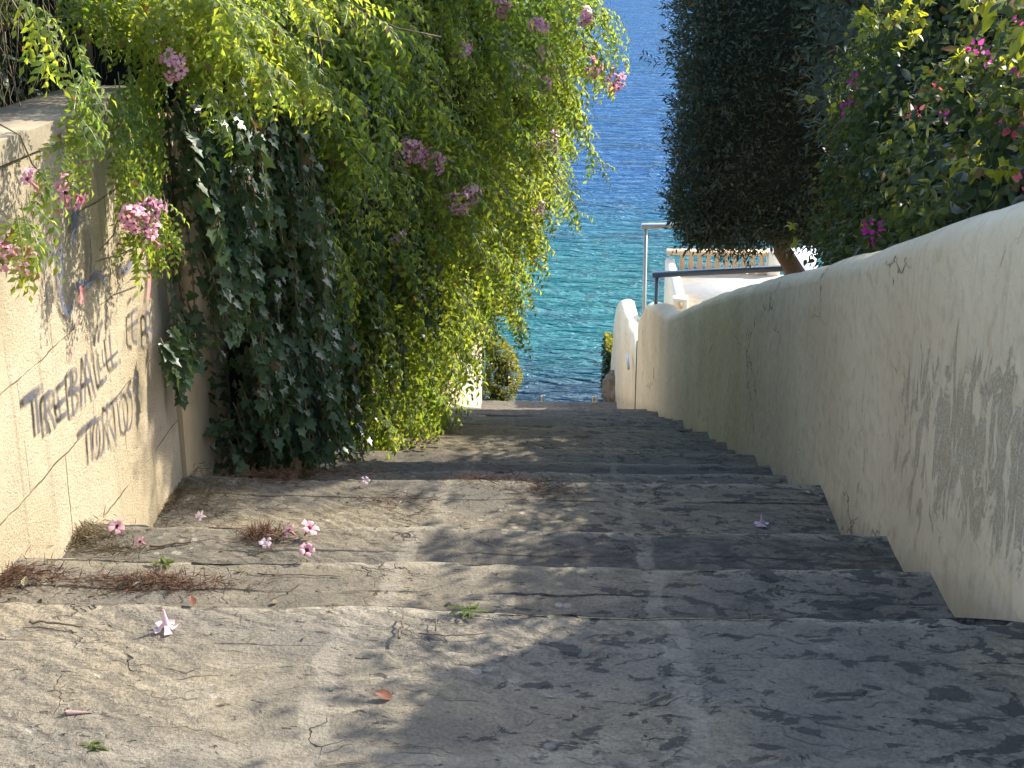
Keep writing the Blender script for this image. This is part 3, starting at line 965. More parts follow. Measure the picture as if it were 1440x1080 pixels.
# sloping side parapet coming towards the steps
pa = at_y(943, 362, 24.0)
pb = at_y(954, 412, 21.0)
wp = [(pb[0] - 0.07, 20.9, pb[2], pb[2] - 3.0), (pb[0] - 0.09, 21.6, pb[2] + 0.12, pb[2] - 3.2), (pa[0] - 0.06, 23.0, pa[2] - 0.25, pa[2] - 3.4), (pa[0] - 0.09, 24.0, pa[2], pa[2] - 3.6)]
wall_body(wp, 0.17, 1, True, 7, 0.004, 5).build('side_parapet', M['whitewash'], tr, smooth=True)
m = MB()
m.box((pb[0] - 0.10, 20.70, pb[2] - 1.2), (pb[0] + 0.13, 20.895, pb[2] - 0.01), bevel=0.012)
m.build('end_post', M['whitewash'], tr)
m = MB()
e = at_y(955, 424, 20.9)
m.box((e[0] - 0.03, 20.67, e[2] - 0.045), (e[0] + 0.03, 20.698, e[2] + 0.045))
m.build('wall_light', M['terracotta'], tr)

# white awning slope behind the trunk
aw = empty('awning', (3.9, 23, -4.4), 'small bluish white sloping awning behind the tree trunk', 'awning')
q = [at_y(1100, 346, 22.5), at_y(1150, 346, 22.5), at_y(1150, 384, 21.2), at_y(1124, 384, 21.2)]
V = np.array(q + [p + np.array([0, 0.0, -0.03]) for p in q])
MB().add(V, [[0, 1, 2, 3], [7, 6, 5, 4], [0, 4, 5, 1], [1, 5, 6, 2], [2, 6, 7, 3], [3, 7, 4, 0]]).build('cloth', M['blue_white'], aw)
MB().tube([at_y(1100, 345, 22.5), at_y(1124, 384, 21.2)], 0.03, 6).build('edge_bar', M['whitewash'], aw)
MB().tube([at_y(1097, 347, 22.5), at_y(1118, 384, 21.2) + np.array([0, 0, -0.6])], 0.03, 6).build('post', M['dark_wood'], aw)


def frame_rail(label, A, B, foot, r, mat, flat):
    o = empty('pipe_frame', foot, label, 'pipe frame')
    A, B, foot = np.array(A), np.array(B), np.array(foot)
    m = MB()
    d = B - A
    L = np.linalg.norm(d)
    d /= L
    s = np.array([0, 1, 0])
    u = np.cross(d, s)
    u /= np.linalg.norm(u)
    Mx = np.eye(4)
    Mx[:3, 0], Mx[:3, 1], Mx[:3, 2], Mx[:3, 3] = d, s, u, A
    m.box((-0.06, -flat, -r), (L, flat, r), Mx, bevel=r * 0.35)
    m.build('beam', mat, o)
    t = A.copy()
    t[2] -= r
    MB().tube([foot, t], r * 0.8, 8).build('post', mat, o)


A = at_y(924, 386, 17.2)
B = at_y(1104, 377, 17.2)
frame_rail('blue grey steel rail spanning from its post to the cream wall top', A, B, (A[0], 17.2, A[2] - 0.9), 0.032, M['steel'], 0.05)
A = at_y(908, 318, 19.0)
B = at_y(1010, 316, 19.0)
frame_rail('tall pale pipe frame standing at the gate gap under the tree', A, B, (A[0] + 0.03, 19.0, -4.9), 0.032, M['pale_steel'], 0.05)

# ------------------------------------------------------------------ leaf makers
def norm(v):
    return v / (np.linalg.norm(v, axis=-1, keepdims=True) + 1e-9)


def frames(axis, nrm):
    """rotation matrices whose x is the leaf axis and z about nrm"""
    a = norm(axis)
    s = norm(np.cross(nrm, a))
    u = np.cross(a, s)
    return np.stack([a, s, u], -1)


def leaflet(L, w, fold=0.25, droop=0.15):
    V = np.array([[0, 0, 0], [0.45 * L, w / 2, fold * w], [L, 0, -droop * L], [0.45 * L, -w / 2, fold * w], [0.5 * L, 0, 0.02 * L]])
    T = np.array([[0, 4, 1], [4, 2, 1], [0, 3, 4], [4, 3, 2]])
    return V, T


def leaf6(L, w, fold=0.2, droop=0.2):
    """a broader leaf with a rounder outline"""
    x = np.array([0, 0.18, 0.45, 0.75, 1.0]) * L
    y = np.array([0, 0.42, 0.5, 0.28, 0.0]) * w
    zc = -droop * L * (x / L) ** 2
    V = []
    for i in range(5):
        if i in (0, 4):
            V.append([x[i], 0, zc[i]])
        else:
            V += [[x[i], y[i], zc[i] + fold * y[i]], [x[i], 0, zc[i]], [x[i], -y[i], zc[i] + fold * y[i]]]
    T = [[0, 2, 1], [0, 3, 2]]
    for i in (1, 4):
        T += [[i, i + 1, i + 4], [i, i + 4, i + 3], [i + 1, i + 2, i + 5], [i + 1, i + 5, i + 4]]
    T += [[7, 8, 10], [8, 9, 10]]
    return np.array(V), np.array(T)


def ivy_leaf():
    """five lobed leaf as a fan, stalk at the origin"""
    out = [(0.0, 0.0), (-0.12, 0.22), (0.02, 0.46), (0.28, 0.30), (0.52, 0.42), (0.60, 0.20), (1.0, 0.0), (0.60, -0.20), (0.52, -0.42), (0.28, -0.30), (0.02, -0.46), (-0.12, -0.22)]
    V = [[0.3, 0, 0.0]] + [[x, y, 0.16 * abs(y) - 0.12 * x * x] for x, y in out]
    n = len(out)
    T = [[0, i + 1, (i + 1) % n + 1] for i in range(n)]
    return np.array(V), np.array(T)


def merge(parts):
    V, T, n = [], [], 0
    for v, t in parts:
        V.append(v)
        T.append(t + n)
        n += len(v)
    return np.vstack(V), np.vstack(T)


def pinnate(L, pairs, lw, rng, droop=0.35, wmul=0.46):
    """feather leaf: paired leaflets along a drooping stalk"""
    parts = []
    n = pairs
    for i in range(n + 1):
        t = (i + 0.6) / (n + 0.6)
        base = np.array([t * L, 0, -droop * L * t * t])
        for sgn in ((-1, 1) if i < n else (0,)):
            ll = lw * (1.0 - 0.25 * abs(t - 0.45)) * rng.uniform(0.85, 1.12)
            V, T = leaflet(ll, ll * wmul, rng.uniform(0.1, 0.45), rng.uniform(0.05, 0.35))
            ang = sgn * rng.uniform(0.8, 1.15)
            dip = rng.uniform(0.1, 0.55) + droop * t
            ax = np.array([math.cos(ang) * math.cos(dip), math.sin(ang) * math.cos(dip), -math.sin(dip)])
            R = frames(ax[None], np.array([[0.25 * ax[0] + rng.uniform(-.3, .3), rng.uniform(-.3, .3), 1.0]]))[0]
            parts.append((V @ R.T + base, T))
    # stalk
    P = np.array([[0, 0, 0], [0.5 * L, 0, -droop * L * 0.25], [L, 0, -droop * L]])
    V = np.vstack([P + [0, 0.0008, 0], P - [0, 0.0008, 0]])
    T = np.array([[0, 1, 4], [0, 4, 3], [1, 2, 5], [1, 5, 4]])
    parts.append((V, T))
    return merge(parts)


def scatter(tmpls, pos, R, s, rng):
    """many copies of a few templates as arrays of vertices and triangles"""
    N = len(pos)
    which = rng.integers(0, len(tmpls), N)
    Vs, Ts, off = [], [], 0
    for k, (V, T) in enumerate(tmpls):
        idx = np.nonzero(which == k)[0]
        if not len(idx):
            continue
        W_ = np.einsum('nij,vj->nvi', R[idx], V) * s[idx][:, None, None] + pos[idx][:, None, :]
        nv = len(V)
        F = T[None] + (np.arange(len(idx)) * nv)[:, None, None] + off
        Vs.append(W_.reshape(-1, 3))
        Ts.append(F.reshape(-1, 3))
        off += len(idx) * nv
    return np.vstack(Vs), np.vstack(Ts)


def leaves(name, mat, parent, tmpls, pos, axis, nrm, size, rng=RNG, kind=None):
    pos = np.asarray(pos)
    V, T = scatter(tmpls, pos, frames(np.asarray(axis), np.asarray(nrm)), np.broadcast_to(np.asarray(size, float), (len(pos),)).copy(), rng)
    return mesh_np(name, V, T, mat, parent)


def hang(start, d, length, grav, rng, step=0.05, jit=0.12):
    """a shoot: leaves in direction d and sags"""
    n = max(3, int(length / step))
    P = [np.array(start, float)]
    d = np.array(d, float)
    d /= np.linalg.norm(d)
    for i in range(n):
        d = d + np.array([0, 0, -grav]) * step + rng.normal(0, jit, 3) * step ** 0.5
        d /= np.linalg.norm(d)
        P.append(P[-1] + d * step)
    return np.array(P)


def shoot_leaves(P, every, rng, out=None, droop=0.5, spread=0.8):
    """opposite leaves along a shoot: positions, axes, normals"""
    T = norm(np.gradient(P, axis=0))
    L = np.concatenate([[0], np.cumsum(np.linalg.norm(np.diff(P, axis=0), axis=1))])
    t = np.arange(every * rng.uniform(0.3, 1), L[-1], every)
    if not len(t):
        t = np.array([L[-1] * 0.8])
    p = np.stack([np.interp(t, L, P[:, i]) for i in range(3)], -1)
    tt = norm(np.stack([np.interp(t, L, T[:, i]) for i in range(3)], -1))
    n = len(p)
    rv = norm(rng.normal(0, 1, (n, 3)))
    sd = norm(np.cross(tt, rv))
    pos = np.vstack([p, p, P[-1:]])
    ax = np.vstack([tt * 0.55 + sd * spread + np.array([0, 0, -droop]), tt * 0.55 - sd * spread + np.array([0, 0, -droop]), T[-1:]])
    if out is not None:
        ax = ax + np.asarray(out) * 0.35
    ax = norm(ax + rng.normal(0, 0.12, ax.shape))
    nr = norm(np.array([0.25, 0, 1.0]) + rng.normal(0, 0.35, ax.shape))
    return pos, ax, nr


rng = np.random.default_rng(5)
PIN = [pinnate(0.15, 4, 0.052, rng, rng.uniform(0.2, 0.6)) for _ in range(6)]
PIN_FAR = [pinnate(0.16, 3, 0.058, rng, rng.uniform(0.2, 0.6), 0.46) for _ in range(5)]
IVY = [ivy_leaf()]
OVAL = [leaf6(1.0, 0.62, 0.2, 0.15), leaf6(1.0, 0.55, 0.35, 0.3), leaf6(1.0, 0.66, 0.1, 0.05)]
NARROW = [leaflet(1.0, 0.26, 0.3, 0.1), leaflet(1.0, 0.3, 0.2, 0.2)]


# ------------------------------------------------------------------ flowers
def trumpet(rng, open_=1.0):
    """one trumpet flower along +x: tube and five lobes; returns petals and tube"""
    k = 5
    pet = []
    for i in range(k):
        a = i * 2 * math.pi / k + rng.uniform(-0.1, 0.1)
        r0, r1, r2 = 0.010, 0.024 * open_, 0.036 * open_
        w = 0.5
        ca, sa = math.cos, math.sin
        b = rng.uniform(-0.004, 0.006)
        V = [[0.030, r0 * ca(a - .6), r0 * sa(a - .6)], [0.030, r0 * ca(a + .6), r0 * sa(a + .6)],
             [0.040, r1 * ca(a - w), r1 * sa(a - w)], [0.042, r1 * ca(a), r1 * sa(a)], [0.040, r1 * ca(a + w), r1 * sa(a + w)],
             [0.036 + b, r2 * ca(a - .3), r2 * sa(a - .3)], [0.034 + b, r2 * ca(a + .3), r2 * sa(a + .3)]]
        T = [[0, 3, 2], [0, 1, 3], [1, 4, 3], [2, 3, 5], [3, 6, 5], [3, 4, 6]]
        pet.append((np.array(V), np.array(T)))
    P = merge(pet)
    P[0][:] += rng.normal(0, 0.0022, P[0].shape)
    kk = 6
    V, T = [], []
    for j, (x, r) in enumerate([(-0.022, 0.002), (-0.01, 0.004), (0.008, 0.007), (0.031, 0.0105)]):
        for i in range(kk):
            a = i * 2 * math.pi / kk
            V.append([x, r * math.cos(a), r * math.sin(a)])
    for j in range(3):
        for i in range(kk):
            i2 = (i + 1) % kk
            T += [[j * kk + i, j * kk + i2, (j + 1) * kk + i2], [j * kk + i, (j + 1) * kk + i2, (j + 1) * kk + i]]
    return P, (np.array(V), np.array(T))


rng = np.random.default_rng(21)
TRUMP = [trumpet(rng, rng.uniform(0.8, 1.1)) for _ in range(5)]


def flower_cluster(parent, c, r, n, mat, rng, s=1.0):
    """a panicle: flowers facing out of a small dome"""
    d = norm(rng.normal(0, 1, (n, 3)) + np.array([0.5, -0.8, 0.15]))
    pos = np.array(c) + d * r * rng.uniform(0.35, 1.0, (n, 1))
    R = frames(d + rng.normal(0, 0.25, d.shape), norm(rng.normal(0, 1, d.shape)))
    sz = np.full(n, s) * rng.uniform(0.8, 1.15, n)
    V, T = scatter([t[0] for t in TRUMP], pos, R, sz, rng)
    o = mesh_np('flower_cluster', V, T, mat, parent)
    V, T = scatter([t[1] for t in TRUMP], pos, R, sz, rng)
    mesh_np('flower_tubes', V, T, M['tube'], o)
    return o


# ------------------------------------------------------------------ left: the hanging mass
HT = [0.0, 0.8, 1.6, 2.4, 3.0, 3.6, 4.2]
YT = [4.8, 5.6, 6.4, 7.5, 8.7, 10.0, 11.5, 13.0, 15.0, 17.5, 20.0]
XT = np.array([
    [-1.64, -1.42, -1.20, -1.25, -1.30, -1.38, -1.70, -1.85, -1.95, -2.0, -2.0],
    [-1.64, -1.46, -1.20, -1.15, -1.05, -1.00, -1.20, -1.50, -1.85, -2.0, -2.0],
    [-1.64, -1.50, -1.24, -1.06, -0.80, -0.56, -0.70, -1.00, -1.50, -1.9, -2.0],
    [-1.64, -1.50, -1.29, -1.00, -0.64, -0.38, -0.50, -0.85, -1.30, -1.75, -1.9],
    [-1.66, -1.50, -1.29, -0.92, -0.52, -0.24, -0.40, -0.82, -1.24, -1.66, -1.85],
    [-1.74, -1.60, -1.42, -1.06, -0.66, -0.32, -0.54, -1.05, -1.45, -1.80, -1.95],
    [-2.2, -2.0, -1.9, -1.5, -1.2, -0.9, -1.1, -1.5, -1.9, -2.2, -2.4]])


def x_edge(y, h):
    y = np.asarray(y, float)
    h = np.asarray(h, float)
    fy = np.interp(y, YT, np.arange(len(YT)))
    fh = np.interp(h, HT, np.arange(len(HT)))
    i = np.clip(fy.astype(int), 0, len(YT) - 2)
    j = np.clip(fh.astype(int), 0, len(HT) - 2)
    a, b = fy - i, fh - j
    v = XT[j, i] * (1 - a) * (1 - b) + XT[j, i + 1] * a * (1 - b) + XT[j + 1, i] * (1 - a) * b + XT[j + 1, i + 1] * a * b
    q = np.stack([np.zeros_like(y), y, h], -1)
    return v + 0.16 * vnoise(q, 1.3, 41) + 0.10 * vnoise(q, 3.0, 42)


def ground_s(y):
    return -0.328 * (np.asarray(y) - 3.0)


def core_sheet(y0, y1, h0, h1, inset, ny, nh, seed):
    """near-black filling for the shade inside the mass: a closed lumpy body"""
    ys = np.linspace(y0, y1, ny)
    hs = np.linspace(h0, h1, nh)
    YY, HH = np.meshgrid(ys, hs, indexing='ij')
    XX = x_edge(YY, HH) - inset
    XX = np.maximum(XX, XL - 0.35)
    XX = np.where(HH < 0.5, XX - 0.05, XX)
    G = np.stack([XX, YY, ground_s(YY) + HH], -1)
    G += 0.09 * np.stack([vnoise(G, 5.0, seed), vnoise(G, 5.0, seed + 1), vnoise(G, 5.0, seed + 2)], -1)
    B = G.copy()
    B[..., 0] = np.minimum(-2.4, G[..., 0] - 0.5)
    m = MB()
    m.grid(G)
    m.grid(B[::-1])
    m.grid(np.stack([G[0], B[0]], 0)[::-1])
    m.grid(np.stack([G[-1], B[-1]], 0))
    m.grid(np.stack([G[:, -1], B[:, -1]], 0))
    m.grid(np.stack([G[:, 0], B[:, 0]], 0)[::-1])
    return m


# pink trumpet vine over the lower stairs
def big_vine():
    o = empty('trumpet_vine', (-1.7, 10.0, ground_s(10.0)), 'large pink trumpet vine spilling over the lower wall in front of the sea', 'vine')
    rng = np.random.default_rng(101)
    core_sheet(7.0, 18.5, 0.15, 4.1, 0.42, 70, 40, 7).build('shade_core', M['dark_core'], o, smooth=False)
    pos, ax, nr, sz = [], [], [], []
    stems = MB()
    for i in range(2100):
        y = 6.1 + 12.1 * rng.random() ** 1.15
        h = rng.uniform(0.25, 4.0)
        if y < 7.3 and h < 0.6 + (7.3 - y) * 1.0:
            continue
        if h < 1.0 and rng.random() < 0.35:
            continue
        if float(x_edge(np.array([y]), np.array([h]))[0]) < XL - 0.05:
            continue
        x = x_edge(y, h) - rng.uniform(0.05, 0.30)
        z = ground_s(y) + h
        d = (rng.uniform(0.3, 1.0), rng.uniform(-0.7, 0.3), rng.uniform(-0.2, 0.7))
        P = hang((x, y, z), d, rng.uniform(0.3, 0.75), rng.uniform(2.0, 4.5), rng, 0.06)
        g = np.array([ground_z(yy) for yy in P[:, 1]]) + 0.03
        keep = P[:, 2] > g
        if not keep.all():
            P = P[:max(3, int(np.argmin(keep)))]
        a, b, c = shoot_leaves(P, 0.085, rng, (0.4, -0.3, 0), 0.25)
        pos.append(a)
        ax.append(b)
        nr.append(c)
        sz.append(np.full(len(a), rng.uniform(0.75, 1.15)))
        if rng.random() < 0.4:
            stems.tube(P, 0.003, 3, False)
    # long arching shoots against the sea
    for (px, py, Y, L) in [(800, 5, 9.6, 0.9), (815, 20, 9.8, 0.8), (800, 45, 9.8, 0.9), (790, 70, 9.9, 0.85), (785, 95, 10.0, 0.75), (810, 0, 10.1, 0.7), (770, 120, 10.1, 0.6), (765, 170, 10.3, 0.55),
                           (760, 230, 10.4, 0.45), (750, 260, 10.5, 0.4), (820, 60, 10.2, 0.5)]:
        for rep in range(3):
            s = at_y(px - 45 + rng.uniform(-20, 15), py - 25 + rng.uniform(-20, 20), Y)
            P = hang(s, (1.0, -0.2, 0.45), L * rng.uniform(0.5, 0.85), 2.6, rng, 0.05)
            a, b, c = shoot_leaves(P, 0.10, rng)
            pos.append(a)
            ax.append(b)
            nr.append(c)
            sz.append(np.full(len(a), rng.uniform(0.75, 1.0)))
            stems.tube(P, 0.003, 3, False)
    pos, ax, nr, sz = map(np.concatenate, (pos, ax, nr, sz))
    leaves('leaves', M['vine_leaf'], o, PIN_FAR, pos, ax, nr, sz * 0.92, rng)
    stems.build('stems', M['green_stem'], o)
    # bare whippy stems standing clear of the leaves
    m = MB()
    for i in range(26):
        y = rng.uniform(6.8, 11.0)
        h = rng.uniform(1.4, 3.4)
        m.tube(hang((float(x_edge(np.array([y]), np.array([h]))[0]) + 0.05, y, ground_s(y) + h), (rng.uniform(0.2, 0.7), rng.uniform(-0.9, 0.5), rng.uniform(-0.2, 0.8)), rng.uniform(0.4, 0.9), 1.8, rng, 0.05, 0.1), 0.0032, 4, False)
    m.build('bare_stems', M['twig'], o)
    # leaves deeper in, the inner shade put into their dark colour
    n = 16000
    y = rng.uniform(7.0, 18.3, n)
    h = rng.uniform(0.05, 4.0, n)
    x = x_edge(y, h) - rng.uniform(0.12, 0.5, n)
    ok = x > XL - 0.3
    x, y, h = x[ok], y[ok], h[ok]
    n = len(x)
    p = np.stack([x, y, ground_s(y) + h], -1)
    d = norm(np.stack([rng.uniform(0, 1, n), rng.uniform(-1, 1, n), rng.uniform(-1.2, 0.3, n)], -1))
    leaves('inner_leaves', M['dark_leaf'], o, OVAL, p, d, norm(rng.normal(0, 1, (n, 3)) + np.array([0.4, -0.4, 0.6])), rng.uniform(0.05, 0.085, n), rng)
    for (px, py, Y, r, n, mt) in [(700, 4, 9.2, 0.065, 14, 'pink'), (820, 22, 9.4, 0.055, 11, 'pink'), (757, 36, 9.1, 0.05, 9, 'pink'), (765, 118, 9.1, 0.06, 11, 'pink'), (760, 75, 9.7, 0.04, 6, 'pink'),
                              (830, 94, 9.5, 0.075, 15, 'pink'), (863, 115, 9.8, 0.07, 15, 'pink'), (773, 201, 9.3, 0.085, 20, 'pale_pink'), (577, 213, 8.7, 0.06, 11, 'pink'), (608, 224, 8.6, 0.075, 15, 'pink'),
                              (638, 285, 9.0, 0.075, 15, 'pink'), (663, 272, 9.1, 0.055, 9, 'pink'), (757, 291, 9.7, 0.045, 8, 'pale_pink'), (695, 373, 11.2, 0.04, 6, 'pink'), (636, 461, 11.4, 0.045, 6, 'pale_pink'),
                              (648, 70, 8.9, 0.045, 7, 'pink'), (724, 95, 9.4, 0.05, 7, 'pale_pink'), (667, 358, 9.4, 0.05, 7, 'pink'), (557, 335, 8.5, 0.04, 5, 'pink'), (780, 95, 9.9, 0.04, 6, 'pink')]:
        c = at_y(px, py, Y)
        hh = c[2] - ground_s(Y)
        xe = float(x_edge(np.array([Y]), np.array([hh]))[0]) + 0.22
        if c[0] < xe and px < 765:      # bring it out to the leaf surface along the sight line
            for Yt in np.linspace(Y, 6.5, 60):
                c = at_y(px, py, Yt)
                if c[0] > float(x_edge(np.array([Yt]), np.array([c[2] - ground_s(Yt)]))[0]) + 0.24:
                    break
        flower_cluster(o, c, r * 0.8, n, M[mt], rng, 0.8)
    return o


big_vine()


# pink trumpet vine over the near wall
def near_vine():
    o = empty('trumpet_vine', (-1.8, 4.6, 0.5), 'bright sunlit pink trumpet vine hanging over the wall with the writing', 'vine')
    rng = np.random.default_rng(55)
    pos, ax, nr, sz = [], [], [], []
    stems = MB()

    def run(P, s, every=0.07):
        a, b, c = shoot_leaves(P, every, rng, (0.3, -0.2, 0))
        pos.append(a)
        ax.append(b)
        nr.append(c)
        sz.append(np.full(len(a), s))
        stems.tube(P, np.linspace(0.0022, 0.0015, len(P)), 4, False)
    # shoots reaching out over the coping: (start px, py, Y, length)
    for i in range(85):
        px = rng.uniform(85, 345)
        s = at_y(px - 20, rng.uniform(-70, 62 if px > 150 else 25), rng.uniform(4.7, 5.7))
        P = hang(s, (rng.uniform(0.5, 1.0), rng.uniform(-0.9, 0.1), rng.uniform(-0.1, 0.4)), rng.uniform(0.2, 0.42), rng.uniform(2.2, 4.0), rng, 0.05)
        run(P, rng.uniform(0.62, 0.85))
    for i in range(15):      # curtain of long strands over the wall face
        px = rng.uniform(158, 212)
        s = at_x(px, rng.uniform(70, 150), XL + rng.uniform(0.10, 0.2))
        P = hang(s, (0.12, -0.35, -0.6), rng.uniform(0.25, 0.62), 5.0, rng, 0.05, 0.08)
        run(P, rng.uniform(0.5, 0.7), 0.06)
    for (px, py, L) in [(100, 180, 0.16), (85, 200, 0.14), (40, 285, 0.16), (20, 300, 0.16), (60, 240, 0.12), (208, 262, 0.2), (228, 280, 0.2), (105, 60, 0.3), (95, 90, 0.25), (40, 0, 0.22), (60, 20, 0.2), (115, 110, 0.2), (30, 300, 0.14)]:
        s = at_x(px, py - 12, XL + 0.16)
        P = hang(s, (0.25, -0.5, -0.3), L, 4.0, rng, 0.04, 0.08)
        run(P, rng.uniform(0.55, 0.72), 0.055)
    for (px, py, L) in [(330, 5, 0.62), (315, 20, 0.6), (300, 45, 0.5), (275, 20, 0.5), (345, 20, 0.5), (245, 40, 0.5), (430, 0, 0.3), (475, 0, 0.35), (20, 0, 0.3)]:
        s = at_y(px - 40, py - 10, 5.2)
        P = hang(s, (1.0, -0.45, 0.1), L, 2.2, rng, 0.05, 0.06)
        run(P, 0.75, 0.06)
    p_, a_, n_, s_ = map(np.concatenate, (pos, ax, nr, sz))
    leaves('leaves', M['vine_leaf'], o, PIN, p_, a_, n_, s_, rng)
    stems.build('stems', M['green_stem'], o)
    # long bare stems
    m = MB()
    for pts in [[(0, 175), (28, 190), (45, 230), (70, 262)], [(170, 290), (160, 330), (140, 352)], [(215, 330), (200, 344), (172, 356), (134, 368)], [(232, 364), (215, 370), (203, 374)]]:
        P = np.array([at_x(x, y, XL + 0.10) for x, y in pts])
        m.tube(P, 0.0025, 5)
    m.build('bare_stems', M['stem'], o)
    for (px, py, X, r, n, mt) in [(243, 93, XL + 0.34, 0.055, 11, 'pink'), (188, 305, XL + 0.24, 0.05, 12, 'pink'), (208, 295, XL + 0.24, 0.045, 11, 'pink'), (205, 328, XL + 0.22, 0.05, 13, 'pink'),
                              (8, 364, XL + 0.14, 0.045, 11, 'pink'), (33, 368, XL + 0.2, 0.03, 5, 'pink'), (92, 272, XL + 0.13, 0.05, 10, 'pink'), (44, 257, XL + 0.15, 0.02, 3, 'pink')]:
        flower_cluster(o, at_x(px, py, X), r * 0.85, n, M[mt], rng, 0.62)
    return o


near_vine()


# ivy over the pilaster and the next stretch of wall
def ivy():
    o = empty('ivy', (XL, 6.2, -1.0), 'glossy dark ivy curtain hanging from the wall top down to the steps', 'ivy')
    rng = np.random.default_rng(77)
    core_sheet(6.5, 7.6, 0.12, 3.9, 0.24, 24, 44, 27).build('shade_core', M['dark_core'], o)
    pos, ax, nr, sz = [], [], [], []
    stems = MB()

    def strand(s, L, d=(0.25, -0.1, -0.4), size=0.055, every=0.05):
        P = hang(s, d, L, 6.0, rng, 0.05, 0.10)
        g = np.array([ground_z(yy) for yy in P[:, 1]]) + 0.02
        k = P[:, 2] > g
        if not k.all():
            P = P[:max(3, int(np.argmin(k)))]
        P[:, 0] = np.maximum(P[:, 0], XL + 0.05)
        a, b, c = shoot_leaves(P, every, rng, (0.4, -0.4, 0), 0.45, 0.9)
        pos.append(a)
        ax.append(b)
        nr.append(norm(np.array([0.6, -0.5, 0.5]) + rng.normal(0, 0.8, b.shape)))
        sz.append(size * rng.uniform(0.45, 1.45, len(a)))
        stems.tube(P, 0.0035, 4, False)
    for i in range(380):
        y = 5.4 + 2.5 * rng.random() ** 0.95
        h = rng.uniform(0.5, 3.4)
        x = x_edge(y, h) - rng.uniform(-0.04, 0.15)
        if y < 6.1 and h < 1.2:
            continue
        strand((x, y, ground_s(y) + h), rng.uniform(0.4, 0.9), size=0.041)
    # the fringe at the lower edge, in front of the pilaster and towards the steps
    for (px, py, Y, L) in [(285, 170, 5.5, 0.7), (270, 230, 5.5, 0.6), (290, 330, 5.5, 0.5), (285, 380, 5.45, 0.35), (300, 300, 5.6, 0.6), (250, 440, 5.4, 0.16), (240, 460, 5.35, 0.2), (225, 475, 5.3, 0.15),
                           (340, 420, 5.8, 0.7), (360, 450, 5.9, 0.6), (350, 500, 5.9, 0.5), (375, 470, 6.0, 0.6), (400, 480, 6.05, 0.6), (420, 470, 6.1, 0.65), (440, 490, 6.15, 0.6), (345, 560, 5.9, 0.3), (330, 590, 5.85, 0.15),
                           (320, 640, 5.85, 0.1), (365, 560, 6.0, 0.4), (390, 570, 6.05, 0.35), (410, 570, 6.1, 0.35), (430, 560, 6.1, 0.4), (450, 540, 6.15, 0.35), (265, 250, 5.5, 0.4), (310, 240, 5.6, 0.6), (310, 200, 5.6, 0.5),
                           (250, 140, 5.5, 0.35), (235, 150, 5.45, 0.4), (265, 130, 5.55, 0.4), (245, 175, 5.5, 0.3), (280, 130, 5.6, 0.5), (330, 170, 5.6, 0.6), (280, 280, 5.45, 0.6), (295, 260, 5.5, 0.7)]:
        for rep in range(4):
            s = at_y(px + rng.uniform(-14, 14), py - 15 + rng.uniform(-15, 15), Y + rng.uniform(-0.05, 0.1))
            if s[0] < XL + 0.06:
                s = at_x(px, py, XL + 0.08)
            strand(s, L * rng.uniform(0.7, 1.1), size=0.05)
    # runners reaching out sideways
    for pts, Y in [([(300, 470), (270, 490), (235, 500), (212, 510)], 5.4), ([(310, 478), (275, 482), (240, 478)], 5.45), ([(330, 590), (310, 598), (292, 610)], 5.8), ([(262, 470), (245, 505), (225, 545)], 5.35), ([(280, 440), (262, 470), (240, 520)], 5.4),
                   ([(455, 560), (478, 585), (490, 610), (496, 640)], 6.1), ([(470, 570), (485, 600), (492, 625)], 6.1)]:
        P = np.array([at_y(x, y, Y) for x, y in pts])
        P[:, 0] = np.maximum(P[:, 0], XL + 0.06)
        t = np.linspace(0, len(P) - 1, 14)
        P = np.stack([np.interp(t, np.arange(len(P)), P[:, i]) for i in range(3)], -1)
        a, b, c = shoot_leaves(P, 0.04, rng, None, 0.6, 0.8)
        pos.append(a)
        ax.append(b)
        nr.append(norm(np.array([0.6, -0.7, 0.4]) + rng.normal(0, 0.4, b.shape)))
        sz.append(0.05 * rng.uniform(0.7, 1.3, len(a)))
        stems.tube(P, 0.0035, 4, False)
    pos, ax, nr, sz = map(np.concatenate, (pos, ax, nr, sz))
    leaves('leaves', M['ivy_leaf'], o, IVY, pos, ax, nr, sz, rng)
    stems.build('stems', M['stem'], o)
    n = 9000
    y = rng.uniform(5.9, 8.0, n)
    h = rng.uniform(0.05, 3.8, n)
    x = np.maximum(x_edge(y, h) - rng.uniform(0.02, 0.3, n), XL + 0.02)
    q = norm(np.stack([rng.uniform(0, 1, n), rng.uniform(-1, 0.6, n), rng.uniform(-1.2, 0.4, n)], -1))
    leaves('inner_leaves', M['ivy_leaf'], o, IVY, np.stack([x, y, ground_s(y) + h], -1), q, norm(rng.normal(0, 1, (n, 3)) + np.array([0.4, -0.5, 0.5])), rng.uniform(0.03, 0.055, n), rng)
    # thin dead stems dangling in the shade
    m = MB()
    for pts in [[(440, 15), (452, 70), (455, 140)], [(515, 0), (514, 55), (506, 100)], [(400, 0), (420, 45), (470, 60)], [(480, 5), (560, 40), (620, 52)], [(385, 60), (390, 140), (386, 190)], [(300, 10), (260, 60), (230, 120)]]:
        P = np.array([at_y(x, y, 5.9) for x, y in pts])
        m.tube(P, 0.0035, 4)
    m.build('bare_stems', M['twig'], o)
    return o


ivy()


